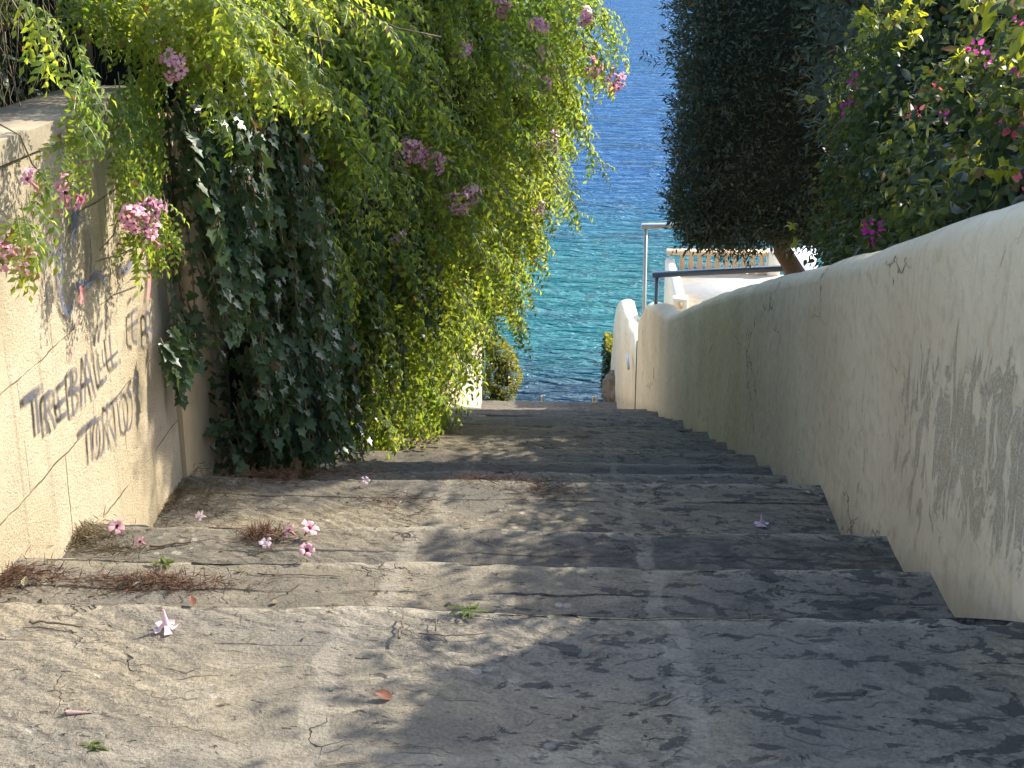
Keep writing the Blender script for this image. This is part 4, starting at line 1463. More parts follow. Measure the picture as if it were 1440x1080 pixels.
# dark hedge behind the near wall, with wire netting in front of it
def left_hedge():
    o = empty('hedge', (-2.3, 4.5, 0.5), 'dark shaded hedge behind the wall with the writing', 'hedge')
    rng = np.random.default_rng(31)
    m = MB()
    ys = np.linspace(2.2, 7.2, 40)
    zs = np.linspace(0.3, 3.2, 26)
    YY, ZZ = np.meshgrid(ys, zs, indexing='ij')
    XX = -2.35 + 0.18 * vnoise(np.stack([0 * YY, YY, ZZ], -1), 2.0, 5) - 0.25 * np.clip(ZZ - 2.4, 0, 1)
    G = np.stack([XX, YY, ZZ], -1)
    B = G.copy()
    B[..., 0] -= 1.2
    m.grid(G)
    m.grid(B[::-1])
    m.grid(np.stack([G[:, -1], B[:, -1]], 0))
    m.grid(np.stack([G[0], B[0]], 0)[::-1])
    m.grid(np.stack([G[-1], B[-1]], 0))
    m.build('shade_core', M['dark_core'], o)
    n = 9000
    y = rng.uniform(2.2, 7.2, n)
    z = rng.uniform(0.5, 3.2, n)
    x = -2.35 + 0.18 * vnoise(np.stack([0 * y, y, z], -1), 2.0, 5) + rng.uniform(-0.12, 0.22, n)
    leaves('leaves', M['dark_leaf'], o, OVAL, np.stack([x, y, z], -1), norm(rng.normal(0, 1, (n, 3)) + np.array([0.6, 0, -0.6])), norm(rng.normal(0, 1, (n, 3)) + np.array([0.5, 0, 0.7])), rng.uniform(0.04, 0.075, n), rng)
    m = MB()
    for i in range(70):
        s = (rng.uniform(-2.25, -1.85), rng.uniform(3.6, 5.2), rng.uniform(0.85, 1.6))
        P = hang(s, rng.normal(0, 1, 3), rng.uniform(0.2, 0.6), 0.5, rng, 0.06, 0.25)
        P[:, 2] = np.maximum(P[:, 2], 0.8)
        m.tube(P, 0.003, 3, False)
    m.build('twigs', M['twig'], o)
    nt = empty('wire_netting', (-1.98, 4.2, 0.8), 'rusty diamond wire netting behind the coping', 'fence')
    m = MB()
    for i in range(46):
        y0 = 3.2 + i * 0.06
        for sg in (-1, 1):
            P = np.array([[-1.98 + 0.012 * (j % 2), y0 + sg * j * 0.03, 0.6 + j * 0.05] for j in range(20)])
            m.tube(P, 0.0013, 3, False)
    m.build('mesh', M['twig'], nt)
    for y in (3.3, 5.9):
        MB().tube([(-1.99, y, 0.4), (-1.99, y, 1.62)], 0.02, 8).build('post', M['stem'], nt)


left_hedge()


# ------------------------------------------------------------------ right: bougainvillea over the wall
def wall_top_r(y):
    return np.interp(y, [p[1] for p in rpath], [p[2] for p in rpath])


def blob_surface(blobs, n, rng, jit=0.05):
    """points on the outside of a union of balls, with outward normals"""
    B = np.array(blobs)
    w = B[:, 3] ** 2
    k = rng.choice(len(B), n * 2, p=w / w.sum())
    d = norm(rng.normal(0, 1, (n * 2, 3)))
    p = B[k, :3] + d * B[k, 3:4] * (1 + rng.normal(0, jit, (n * 2, 1)))
    inside = np.zeros(len(p), bool)
    for b in B:
        inside |= np.linalg.norm(p - b[:3], axis=1) < b[3] * 0.88
    sel = ~inside
    return p[sel][:n], d[sel][:n]


def ball(c, r, seed, n=18):
    th = np.linspace(0, math.pi, n // 2 + 1)
    ph = np.linspace(0, 2 * math.pi, n + 1)
    T_, P_ = np.meshgrid(th, ph, indexing='ij')
    D = np.stack([np.sin(T_) * np.cos(P_), np.sin(T_) * np.sin(P_), np.cos(T_)], -1)
    R_ = r * (1 + 0.12 * vnoise(D * 2 + np.array(c), 1.5, seed))
    return np.array(c) + D * R_[..., None]


def bougainvillea():
    o = empty('bougainvillea', (2.0, 6.0, -1.5), 'leafy bougainvillea with magenta bracts leaning over the cream wall', 'shrub')
    rng = np.random.default_rng(64)
    blobs = []
    for y in np.arange(2.9, 8.7, 0.30):
        wt = wall_top_r(y)
        for x in np.arange(1.62, 2.9, 0.36):
            if y < 7.25:         # low near part: the sun passes over it on to the steps
                top = min(1.8, (x + (np.interp(y, [3.3, 4.0], [0.34, -0.16]) if y < 4.1 else 0.10)) / 1.1 - 0.48 * max(0, y - 3.6) + 0.34 * max(0, y - 4.4))
            else:
                top = np.interp(y, [7.2, 7.8, 8.2, 8.7], [1.3, 1.5, 2.6, 2.7]) - 0.15 * abs(x - 2.1)
            x_ = x + np.interp(y, [3, 7, 8.7], [0.0, 0.08, 0.3])
            for z in np.arange(wt - 0.25, top - 0.2, 0.32):
                if x > 2.2 and z < top - 0.9:
                    continue
                blobs.append((x_ + (0.36 * min(1, max(0, (z + 0.05) / 1.2)) if y > 6.3 else 0) + rng.uniform(-0.1, 0.1), y + rng.uniform(-0.1, 0.1), z + rng.uniform(-0.1, 0.08), rng.uniform(0.28, 0.42)))
                if y < 5.0 and x < 2.3:
                    blobs.append((x_ + rng.uniform(-0.15, 0.15), y + rng.uniform(-0.15, 0.15), z + rng.uniform(-0.1, 0.12), rng.uniform(0.24, 0.34)))
    for y in np.arange(8.9, 11.4, 0.4):      # lower, farther part, added to shade the steps and the lower vine
        for x in (2.15 + 0.24 * (y - 8.9), 2.6 + 0.2 * (y - 8.9), 3.0 + 0.2 * (y - 8.9)):
            for z in np.arange(-1.0, 0.75, 0.38):
                blobs.append((x + rng.uniform(-0.1, 0.1), y + rng.uniform(-0.1, 0.1), z + rng.uniform(-0.1, 0.08), rng.uniform(0.30, 0.42)))
    for y in np.arange(7.8, 10.4, 0.40):     # unseen high blobs, added to cast shade on the vine
        for x in (1.75, 2.2, 2.65):
            for z in np.arange(2.8 if y > 8.8 else 2.75, 4.0 - 0.25 * abs(y - 9), 0.42):
                blobs.append((x + rng.uniform(-0.12, 0.12), y + rng.uniform(-0.12, 0.12), z + rng.uniform(-0.1, 0.1), rng.uniform(0.30, 0.44)))
    m = MB()
    for i, b in enumerate(blobs):
        if b[1] < 4.1 or b[2] > 1.9:  # larger cores out of view, added to make the cast shadows solid
            m.grid(ball(b[:3], b[3] * (0.76 if b[1] < 3.9 else 0.62), i, 10))
        elif b[1] > 5.6 and b[0] > 1.9:
            m.grid(ball(b[:3], b[3] * 0.36, i, 8))
    m.build('shade_core', M['dark_core'], o)
    p, d = blob_surface(blobs, 150000, rng, 0.16)
    sel = (p[:, 0] < 3.7)
    p, d = p[sel], d[sel]
    wt = wall_top_r(p[:, 1])
    sel = ~((p[:, 0] < XR + 0.33) & (p[:, 2] < wt + 0.03))
    p, d = p[sel], d[sel]
    nI = 46000
    kb = rng.integers(0, len(blobs), nI)
    Bq = np.array(blobs)
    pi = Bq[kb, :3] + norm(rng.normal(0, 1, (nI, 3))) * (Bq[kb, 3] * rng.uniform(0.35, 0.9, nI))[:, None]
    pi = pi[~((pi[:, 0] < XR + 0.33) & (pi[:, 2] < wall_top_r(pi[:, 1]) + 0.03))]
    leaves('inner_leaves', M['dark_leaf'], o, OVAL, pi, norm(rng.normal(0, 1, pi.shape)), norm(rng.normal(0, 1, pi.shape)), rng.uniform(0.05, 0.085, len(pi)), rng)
    n = len(p)
    axis = norm(d * 0.5 + rng.normal(0, 0.6, (n, 3)) + np.array([-0.1, -0.1, -0.55]))
    nrm = norm(d * 0.8 + np.array([0, 0, 0.6]) + rng.normal(0, 0.4, (n, 3)))
    leaves('leaves', M['bougain_leaf'], o, OVAL, p, axis, nrm, rng.uniform(0.028, 0.056, n), rng)
    # paler shoots: the sun on them is put into the leaf colour
    pos, ax, nr, sz = [], [], [], []
    stems = MB()
    for (px, py, X, L, sgn) in [(1205, 55, 1.42, 0.22, 1), (1225, 40, 1.45, 0.22, 1), (1200, 35, 1.4, 0.15, 1), (1150, 140, 1.4, 0.15, -1), (1112, 318, 1.32, 0.10, 1), (1118, 345, 1.32, 0.08, 1), (1165, 160, 1.42, 0.12, 1), (1340, 235, 1.22, 0.2, 1), (1365, 245, 1.22, 0.2, 1), (1395, 245, 1.22, 0.18, 1),
                            (1335, 180, 1.4, 0.12, 1), (1430, 145, 1.3, 0.14, 1), (1400, 135, 1.3, 0.1, 1), (1300, 5, 1.45, 0.2, 1), (1265, 20, 1.45, 0.15, 1), (1350, 10, 1.4, 0.2, 1), (1420, 60, 1.3, 0.15, 1), (1385, 165, 1.36, 0.1, 1), (1355, 85, 1.42, 0.08, 1), (1245, 210, 1.38, 0.08, 1),
                            (1430, 210, 1.3, 0.12, 1), (1280, 30, 1.4, 0.15, 1), (1410, 10, 1.3, 0.2, 1), (1435, 90, 1.25, 0.1, 1)] + [(rng.uniform(1200, 1440), rng.uniform(-10, 95), 1.42, rng.uniform(0.08, 0.18), 1) for _ in range(22)] + [(rng.uniform(1290, 1440), rng.uniform(95, 260), 1.36, rng.uniform(0.05, 0.1), 1) for _ in range(8)]:
        s = at_x(px, py, X)
        P = hang(s, (-0.15 + 0.5 * sgn * 0.3, -0.5, 0.35), L, 3.0, rng, 0.03, 0.15)
        a, b, c = shoot_leaves(P, 0.026, rng, None, 0.5, 0.8)
        pos.append(a)
        ax.append(b)
        nr.append(c)
        sz.append(rng.uniform(0.03, 0.055, len(a)))
        stems.tube(P, 0.0025, 4, False)
    pos, ax, nr, sz = map(np.concatenate, (pos, ax, nr, sz))
    leaves('bright_leaves', M['sunlit_leaf'], o, OVAL, pos, ax, nr, sz, rng)
    # two large leaves close to the top corner
    p2 = np.array([at_x(1392, 2, 1.2), at_x(1440, 40, 1.15), at_x(1436, 0, 1.15)])
    leaves('bright_leaves', M['sunlit_leaf'], o, OVAL, p2, np.array([[0.0, -0.2, -1.0], [0.05, -0.1, -1.0], [0.6, 0, 0.2]]), np.array([[0.5, -1, 0.2], [0.3, -1, 0.2], [0.0, -0.6, 1.0]]), np.array([0.095, 0.085, 0.08]), rng)
    # stems
    for y in (3.4, 4.6, 5.8, 7.0, 8.2):
        zb = -0.6 - 0.33 * (y - 3) - 0.2
        stems.tube(hang((2.1 + rng.uniform(-.1, .2), y, zb), (-0.1, rng.uniform(-.3, .3), 1.0), 1.9, -0.3, rng, 0.1, 0.15), 0.022, 6, False)
    stems.build('stems', M['stem'], o)
    for (px, py, X, r, n, mt) in [(1201, 112, 1.42, 0.03, 10, 'magenta'), (1191, 140, 1.44, 0.035, 9, 'magenta'), (1190, 152, 1.44, 0.025, 6, 'magenta'), (1314, 126, 1.42, 0.026, 8, 'coral'), (1289, 159, 1.42, 0.028, 8, 'coral'), (1228, 322, 1.27, 0.042, 16, 'magenta'), (1222, 335, 1.27, 0.03, 8, 'magenta'),
                              (1372, 68, 1.4, 0.025, 6, 'magenta'), (1386, 82, 1.4, 0.022, 6, 'magenta'), (1437, 90, 1.3, 0.03, 8, 'magenta'), (1426, 170, 1.32, 0.045, 16, 'coral'), (1385, 168, 1.36, 0.02, 5, 'coral'), (1437, 257, 1.22, 0.02, 6, 'coral'), (1425, 35, 1.32, 0.025, 6, 'magenta'), (1326, 165, 1.4, 0.018, 4, 'magenta'), (1352, 212, 1.35, 0.02, 4, 'coral')]:
        c = at_x(px, py, X)
        dd = norm(rng.normal(0, 1, (n, 3)))
        V, T = scatter(OVAL, c + dd * r * 0.6, frames(dd, norm(rng.normal(0, 1, (n, 3)))), rng.uniform(0.022, 0.034, n), rng)
        mesh_np('bract_cluster', V, T, M[mt], o)
    return o


bougainvillea()


# clipped dark tree
def dark_tree():
    base = at_y(1120, 392, 17.0)
    base[2] = -5.6
    o = empty('mastic_tree', base, 'dense dark clipped tree with leaning trunk beside the terrace', 'tree')
    rng = np.random.default_rng(88)
    top = np.array([2.55, 17.0, -2.3])
    m = MB()
    m.tube([base + [0.5, 0, -0.2], base + [0.35, 0, 1.4], at_y(1122, 388, 17.0), at_y(1100, 352, 17.0), top, top + [0.0, 0.1, 1.2], top + [0.1, 0.2, 2.6]], [0.17, 0.15, 0.115, 0.11, 0.11, 0.08, 0.04], 9)
    for i in range(9):
        a = rng.uniform(0, 6.28)
        s = top + [0, 0, rng.uniform(-0.2, 1.5)]
        e = s + np.array([math.cos(a) * 1.0, math.sin(a) * 0.9, rng.uniform(0.5, 1.2)])
        m.tube([s, (s + e) / 2 + [0, 0, 0.1], e], [0.06, 0.04, 0.02], 6)
    m.build('trunk', M['bark'], o, smooth=True)
    # crown: a clipped block with rounded corners
    x0, x1 = 1.16, 4.3
    y0, y1 = 15.9, 18.4
    z0, z1 = -2.40, 3.6

    def shell(n, inset, jit):
        u = rng.uniform(-1, 1, (n, 3))
        ax = rng.choice(3, n, p=[0.3, 0.42, 0.28])
        sg = rng.choice([-1, 1], n)
        u[np.arange(n), ax] = sg
        half = np.array([(x1 - x0) / 2, (y1 - y0) / 2, (z1 - z0) / 2])
        c = np.array([(x0 + x1) / 2, (y0 + y1) / 2, (z0 + z1) / 2])
        r = 0.5
        q = u * half
        inner = np.clip(q, -(half - r), half - r)
        d = norm(q - inner + 1e-6)
        p = inner + d * (r - inset)
        p = p + c
        # bottom rises towards the trunk and the sides waver
        p += d * (0.10 * vnoise(p, 1.6, 3) + 0.07 * vnoise(p, 4.0, 4))[:, None]
        p += rng.normal(0, jit, p.shape)
        return p, d
    m = MB()
    import bmesh
    bm = bmesh.new()
    bmesh.ops.create_cube(bm, size=1.0)
    bmesh.ops.subdivide_edges(bm, edges=bm.edges[:], cuts=14, use_grid_fill=True)
    V = np.array([v.co[:] for v in bm.verts]) * 2
    Q = np.array([[l.vert.index for l in f.loops] for f in bm.faces])
    bm.free()
    half = np.array([(x1 - x0) / 2, (y1 - y0) / 2, (z1 - z0) / 2]) - 0.27
    c = np.array([(x0 + x1) / 2, (y0 + y1) / 2, (z0 + z1) / 2])
    q = V * half
    inner = np.clip(q, -(half - 0.4), half - 0.4)
    d = norm(q - inner + 1e-6)
    p = inner + d * 0.4 + c
    p += d * (0.12 * vnoise(p, 1.6, 3))[:, None]
    m.add(p, Q)
    m.build('shade_core', M['dark_core'], o)
    n = 150000
    p, d = shell(n, 0.12, 0.07)
    p -= d * (np.abs(rng.normal(0, 0.09, n)))[:, None] + rng.normal(0, 0.02, (n, 3))
    sel = (p[:, 1] < 17.6) & (p[:, 2] < 1.6)
    p, d = p[sel], d[sel]
    n = len(p)
    axis = norm(d * 0.8 + rng.normal(0, 0.7, (n, 3)) + np.array([0, 0, 0.15]))
    leaves('crown', M['tree_leaf'], o, NARROW, p, axis, norm(rng.normal(0, 1, (n, 3)) + np.array([0, -0.3, 0.6])), rng.uniform(0.05, 0.095, n), rng)
    # crown blobs hidden behind the bougainvillea, added to shade the lower steps
    nb_ = [(x, y, z, 0.55) for x in (2.9, 3.5, 4.1) for y in (11.9, 12.7, 13.5, 14.3, 15.1) for z in (-0.3, 0.35, 0.85)]
    p, d = blob_surface(nb_, 9000, rng, 0.14)
    n = len(p)
    leaves('crown', M['tree_leaf'], o, NARROW, p, norm(d + rng.normal(0, 0.6, (n, 3))), norm(rng.normal(0, 1, (n, 3)) + np.array([0, -0.3, 0.6])), rng.uniform(0.08, 0.15, n), rng)
    m = MB()
    for i, b in enumerate(nb_):
        m.grid(ball(b[:3], 0.42, i, 10))
    m.build('shade_core', M['dark_core'], o)
    # the shoot that escaped the shears, and short untidy ones all over the faces
    pos, ax, nr, sz = [], [], [], []
    ps, ds = shell(900, 0.10, 0.02)
    for q_, d_ in zip(ps, ds):
        if q_[1] < 17.4 and q_[2] < 1.4:
            P = hang(q_, d_ + rng.normal(0, 0.35, 3), rng.uniform(0.10, 0.24), -0.6, rng, 0.03, 0.1)
            aa, bb, cc = shoot_leaves(P, 0.035, rng, None, 0.0, 0.8)
            pos.append(aa)
            ax.append(bb)
            nr.append(cc)
    for (a, b) in [((950, 92), (905, 78)), ((945, 96), (915, 88)), ((948, 100), (925, 66)), ((950, 86), (930, 60))]:
        A, B = at_y(a[0], a[1], 16.6), at_y(b[0], b[1], 16.6)
        t = np.linspace(0, 1, 8)[:, None]
        P = A * (1 - t) + B * t
        aa, bb, cc = shoot_leaves(P, 0.05, rng, None, 0.1, 0.8)
        pos.append(aa)
        ax.append(bb)
        nr.append(cc)
    pos, ax, nr = map(np.concatenate, (pos, ax, nr))
    leaves('shoots', M['tree_leaf'], o, NARROW, pos, ax, nr, 0.085, rng)


dark_tree()


# ------------------------------------------------------------------ small growth at the foot of the flight
def bush(name, label, cat, blobs, mat, n, size, seed, tm=OVAL):
    c = np.array(blobs)[:, :3].mean(0)
    zb = min(b[2] - b[3] for b in blobs)
    o = empty(name, (c[0], c[1], zb), label, cat)
    rng = np.random.default_rng(seed)
    m = MB()
    for i, b in enumerate(blobs):
        m.grid(ball(b[:3], b[3] * 0.6, i + seed, 12))
    m.build('shade_core', M['dark_core'], o)
    p, d = blob_surface(blobs, n, rng, 0.12)
    k = len(p)
    leaves('leaves', mat, o, tm, p, norm(d + rng.normal(0, 0.5, (k, 3))), norm(d + rng.normal(0, 0.5, (k, 3)) + np.array([0, 0, 0.5])), rng.uniform(size * 0.6, size * 1.2, k), rng)
    return o


bb = [(at_y(700, 505, 23.3), 0.26), (at_y(708, 530, 23.3), 0.28), (at_y(700, 555, 23.4), 0.26), (at_y(694, 490, 23.6), 0.2), (at_y(712, 510, 23.3), 0.17), (at_y(690, 575, 23.5), 0.3)]
bush('flowering_bush', 'rounded yellow green bush at the foot of the pale painted wall', 'bush', [(*p, r) for p, r in bb], M['broom_leaf'], 2600, 0.06, 3)
wb = empty('tamarisk', (-1.5, 22.9, -6.5), 'thin feathery branch with sparse leaves against the water', 'shrub')
rg = np.random.default_rng(9)
pos, ax, nr = [], [], []
stm = MB()
for i in range(26):
    e = at_y(rg.uniform(690, 742), rg.uniform(420, 470), 22.9)
    s = np.array([-1.5, 22.9, -5.0 + rg.uniform(-0.3, 0.3)])
    t = np.linspace(0, 1, 9)[:, None]
    P = s * (1 - t) + e * t + np.array([0, 0, 0.15]) * np.sin(t * 3.14)
    a, b, c = shoot_leaves(P[4:], 0.035, rg, None, 0.1, 0.7)
    pos.append(a)
    ax.append(b)
    nr.append(c)
    stm.tube(P, 0.006, 3, False)
pos, ax, nr = map(np.concatenate, (pos, ax, nr))
leaves('leaves', M['wispy_leaf'], wb, NARROW, pos, ax, nr, 0.075, rg)
stm.tube([(-1.52, 22.9, -7.0), (-1.5, 22.9, -5.0)], 0.02, 5)
stm.build('stems', M['stem'], wb)

# clipped hedge, its planter and the rock at the bend
hd = empty('box_hedge', at_y(866, 530, 25.0), 'small clipped square hedge beside the curved wall above the water', 'hedge')
rg = np.random.default_rng(4)
ha, hb_ = at_y(853, 487, 25.0), at_y(882, 560, 25.0)
m = MB()
m.box((ha[0] + 0.05, 24.7, hb_[2]), (hb_[0] + 0.1, 25.6, ha[2] - 0.05))
m.build('shade_core', M['dark_core'], hd)
n = 3500
u = rg.uniform(0, 1, (n, 3))
f = rg.choice(3, n)
P = np.stack([ha[0] + (hb_[0] + 0.15 - ha[0]) * u[:, 0], 24.65 + 1.0 * u[:, 1], hb_[2] + (ha[2] - hb_[2]) * u[:, 2]], -1)
P[f == 0, 0] = ha[0]
P[f == 1, 1] = 24.65
P[f == 2, 2] = ha[2]
P += rg.normal(0, 0.03, P.shape)
leaves('leaves', M['dark_leaf'], hd, OVAL, P, norm(rg.normal(0, 1, P.shape)), norm(rg.normal(0, 1, P.shape) + [0, 0, .5]), rg.uniform(0.04, 0.07, n), rg)
n = 700
P = np.stack([rg.uniform(ha[0] - 0.02, hb_[0] + 0.1, n), rg.uniform(24.65, 25.6, n), ha[2] + rg.uniform(-0.03, 0.10, n) ** 1.0], -1)
leaves('bright_leaves', M['broom_leaf'], hd, OVAL, P, norm(rg.normal(0, 1, P.shape) + [0, 0, 1]), norm(rg.normal(0, 1, P.shape)), rg.uniform(0.04, 0.07, n), rg)

rk = MB()
c = at_y(868, 556, 23.6)
G = ball((0, 0, 0), 1.0, 12, 64)
for (nx, ny_, nz_, dd) in [(0.2, -1, 0.3, 0.72), (-0.9, -0.4, 0.1, 0.75), (0.7, -0.7, -0.1, 0.8), (-0.3, -0.8, 0.6, 0.78), (0.1, -0.2, 1, 0.7), (-0.6, -0.7, -0.4, 0.76)]:
    nv_ = np.array([nx, ny_, nz_]) / np.linalg.norm([nx, ny_, nz_])
    ex = np.clip(G @ nv_ - dd, 0, None)
    G = G - ex[..., None] * nv_
G = G * np.array([0.27, 0.5, 0.46])
G += norm(G) * (0.05 * vnoise(G * 9, 1.0, 2) + 0.035 * vnoise(G * 22, 1.0, 6) + 0.02 * vnoise(G * 50, 1.0, 8))[..., None]
rk.grid(G + c)
o = rk.build('rock', M['rock'], None, smooth=True, origin=c)
tag(o, 'brown weathered boulder at the foot of the curved cream wall', 'rock')
pl = MB()
c = at_y(872, 524, 24.3)
pl.box((c[0] - 0.12, 24.2, c[2] - 0.6), (c[0] + 0.2, 24.62, c[2] + 0.05), bevel=0.02)
tag(pl.build('planter', M['coping'], None, origin=(c[0], 24.4, c[2] - 0.6)), 'grey concrete planter wedged between the boulder and the clipped hedge', 'planter')

# stubs at the sea end of the last landing
zL = NOSE[-1][1]
for i, (px, lab) in enumerate([(834, 'left one of two short white posts at the sea edge landing'), (838.5, 'right one of two short white posts at the sea edge landing'), (762, 'lone pale stub on the edge of the last landing')]):
    p = at_y(px, 567, 22.68)
    m = MB()
    m.lathe([(0.018, -0.05), (0.018, 0.09), (0.022, 0.095), (0.022, 0.11), (0.0, 0.115)], (p[0], 22.68, zL + 0.0), 8)
    tag(m.build('post', M['whitewash'], None, origin=(p[0], 22.68, zL)), lab, 'post')

# ------------------------------------------------------------------ fallen flowers, litter, weeds
def ground_hit(px, py):
    """where the sight line first meets the flight"""
    for i, (ny, nz) in enumerate(NOSE):
        p = at_z(px, py, nz)
        ya = -3 if i == 0 else NOSE[i - 1][0]
        if ya < p[1] <= ny + 0.02:
            return p
    return at_z(px, py, NOSE[-1][1])


def fallen(px, py, label, up, mat, s=1.0, tilt=None, n=1, seed=0):
    rng = np.random.default_rng(seed)
    p = ground_hit(px, py)
    o = empty('fallen_flower', p, label, 'flower', 'fallen trumpet flowers on the steps')
    for k in range(n):
        off = np.array([rng.uniform(-0.03, 0.03), rng.uniform(-0.015, 0.015), 0.0]) * (n > 1)
        d = np.array(up if k == 0 else (rng.uniform(-1, 1), -0.7, 0.5), float)
        R = frames(norm(d)[None], np.array([[0.2, 0.3, 1.0]]))[0]
        (V, T), (V2, T2) = TRUMP[(seed + k) % 5]
        W_ = V @ R.T * s * 0.85
        W2 = V2 @ R.T * s * 0.85
        zmin = min(W_[:, 2].min(), W2[:, 2].min())
        sh = p + off + np.array([0, 0, -zmin + 0.004])
        mesh_np('petals', W_ + sh, T, M[mat], o)
        mesh_np('tube', W2 + sh, T2, M['tube'] if mat != 'pale_pink' else M['pale_pink'], o)


fallen(233, 888, 'white pink flower standing on its face on the nearest step', (0.05, 0.1, -1.0), 'pale_pink', 0.95, seed=1)
fallen(430, 786, 'pink flower with long shadow, lowest of the group of four on the second step', (0.3, -0.6, 0.7), 'pink', 0.95, seed=2)
fallen(413, 757, 'deep pink flower touching the brown needle tuft on the second step', (-0.5, -0.4, 0.7), 'pink', 0.85, seed=3)
fallen(431, 757, 'lilac pink flower at the right end of the group of four', (0.5, -0.3, 0.8), 'pink', 1.0, seed=4)
fallen(377, 774, 'small pale pink flower in front of the brown needle tuft', (-0.2, -0.5, 0.8), 'pale_pink', 0.7, seed=5)
fallen(166, 749, 'bright pink flower among the needles near the wall foot', (0.2, -0.7, 0.6), 'pink', 0.9, seed=6)
fallen(203, 770, 'light pink flower lying by a dark twig near the left wall', (-0.4, -0.6, 0.6), 'pink', 0.75, seed=7)
fallen(512, 682, 'tiny pale flower on the sunny edge of the fourth step', (0.4, -0.6, 0.6), 'pale_pink', 0.7, seed=8)
fallen(1070, 741, 'pale star shaped flower lying in the shade by the cream wall', (0.1, 0.2, -1.0), 'pale_pink', 0.9, seed=9)
fallen(287, 730, 'faded whitish flower on the needles below the ivy', (-0.4, -0.6, 0.4), 'pale_pink', 0.6, seed=10)


def blade_pile(name, label, cat, px, py, wx, wy, n, mat, length, height, seed, kind=None, stand=0.4, group=None):
    rng = np.random.default_rng(seed)
    p = ground_hit(px, py)
    a = rng.normal(0, 0.45, (n, 2))
    pos = np.stack([p[0] + a[:, 0] * wx, p[1] + a[:, 1] * wy, np.zeros(n)], -1)
    pos[:, 0] = np.maximum(pos[:, 0], XL + 0.02)
    gz = np.array([ground_z(y) for y in pos[:, 1]])
    gz = np.where(np.abs(gz - p[2]) > 0.05, p[2], gz)
    hump = np.exp(-(a ** 2).sum(1) / 0.3)
    pos[:, 2] = gz + 0.004 + rng.uniform(0, 1, n) * height * hump
    ax = norm(np.stack([rng.normal(0, 1, n), rng.normal(0, 0.8, n), rng.uniform(-0.1, stand, n)], -1))
    V, T = scatter([leaflet(1.0, 0.05, 0.2, 0.25), leaflet(1.0, 0.06, 0.1, -0.2)], pos, frames(ax, norm(rng.normal(0, 1, (n, 3)) + np.array([0, 0, 1.0]))), rng.uniform(0.5, 1.2, n) * length, rng)
    o = mesh_np(name, V, T, mat, None, origin=p)
    return tag(o, label, cat, group, kind)


blade_pile('needle_tuft', 'upright tuft of rusty brown needles beside the pink flowers', 'needles', 374, 758, 0.10, 0.07, 420, M['needles'], 0.05, 0.03, 1, None, 1.2)
blade_pile('needle_litter', 'reddish needle litter along the sunny back of the nearest step', 'needles', 215, 822, 0.30, 0.06, 900, M['needles'], 0.05, 0.02, 2, 'stuff')
blade_pile('needle_litter', 'reddish needle litter at the left edge of the picture', 'needles', 22, 815, 0.16, 0.09, 420, M['needles'], 0.05, 0.02, 3, 'stuff')
blade_pile('needle_litter', 'brown litter drift against the foot of the wall with writing', 'needles', 275, 700, 0.28, 0.30, 1500, M['debris'], 0.045, 0.02, 4, 'stuff')
blade_pile('needle_litter', 'brown litter heap in the wall corner on the second step', 'needles', 120, 756, 0.17, 0.12, 700, M['debris'], 0.05, 0.025, 5, 'stuff')
blade_pile('needle_litter', 'rusty needles gathered under the ivy fringe', 'needles', 390, 672, 0.20, 0.08, 500, M['needles'], 0.05, 0.02, 6, 'stuff')
blade_pile('needle_litter', 'small dark needle mat beside the light pink flower', 'needles', 165, 778, 0.10, 0.04, 220, M['debris'], 0.05, 0.01, 7, 'stuff')
blade_pile('needle_litter', 'thin rusty needles on the sunny part of the fourth step', 'needles', 690, 676, 0.30, 0.06, 260, M['needles'], 0.05, 0.01, 8, 'stuff')
blade_pile('needle_litter', 'thin scatter of brown needles in the middle of the third step', 'needles', 560, 708, 0.22, 0.12, 260, M['needles'], 0.045, 0.006, 9, 'stuff')
blade_pile('needle_litter', 'dark brown needles in the shade of the third step', 'needles', 770, 690, 0.2, 0.12, 380, M['needles'], 0.045, 0.008, 10, 'stuff')
blade_pile('needle_litter', 'rusty needles lying at the front of the ivy on the fourth step', 'needles', 470, 668, 0.3, 0.05, 260, M['needles'], 0.05, 0.012, 11, 'stuff')


def crumbs():
    rng = np.random.default_rng(99)
    pos = []
    for i, (ny, nz) in enumerate(NOSE[:11]):
        ya = 1.7 if i == 0 else NOSE[i - 1][0] + 0.03
        n = int(190 * (ny - ya) * (1.4 if i else 0.5))
        x = np.where(rng.random(n) < 0.6, XL + 0.05 + np.abs(rng.normal(0, 0.6, n)), rng.uniform(XL, XR, n))
        x = np.clip(x, XL + 0.03, XR - 0.04)
        y = rng.uniform(ya, ny - 0.03, n)
        pos.append(np.stack([x, y, np.full(n, nz + 0.006)], -1))
    pos = np.vstack(pos)
    n = len(pos)
    ax = norm(np.stack([rng.normal(0, 1, n), rng.normal(0, 1, n), rng.normal(0, 0.1, n)], -1))
    V, T = scatter(NARROW + OVAL[:1], pos, frames(ax, norm(np.array([0, 0, 1.0]) + rng.normal(0, 0.3, (n, 3)))), rng.uniform(0.006, 0.026, n), rng)
    tag(mesh_np('leaf_litter', V, T, M['debris'], None), 'crumbs of dry leaf scattered over the steps', 'litter', kind='stuff')


crumbs()


def twig(pts, r, label, lift=0.004):
    P = np.array([ground_hit(x, y) for x, y in pts])
    P[:, 2] += r + lift
    t = np.linspace(0, len(P) - 1, 4 * len(P))
    P = np.stack([np.interp(t, np.arange(len(P)), P[:, i]) for i in range(3)], -1)
    P += np.random.default_rng(int(pts[0][0])).normal(0, r * 0.5, P.shape)
    m = MB().tube(P, np.linspace(r, r * 0.6, len(P)), 6)
    tag(m.build('twig', M['twig'], None, origin=P[0]), label, 'twig')


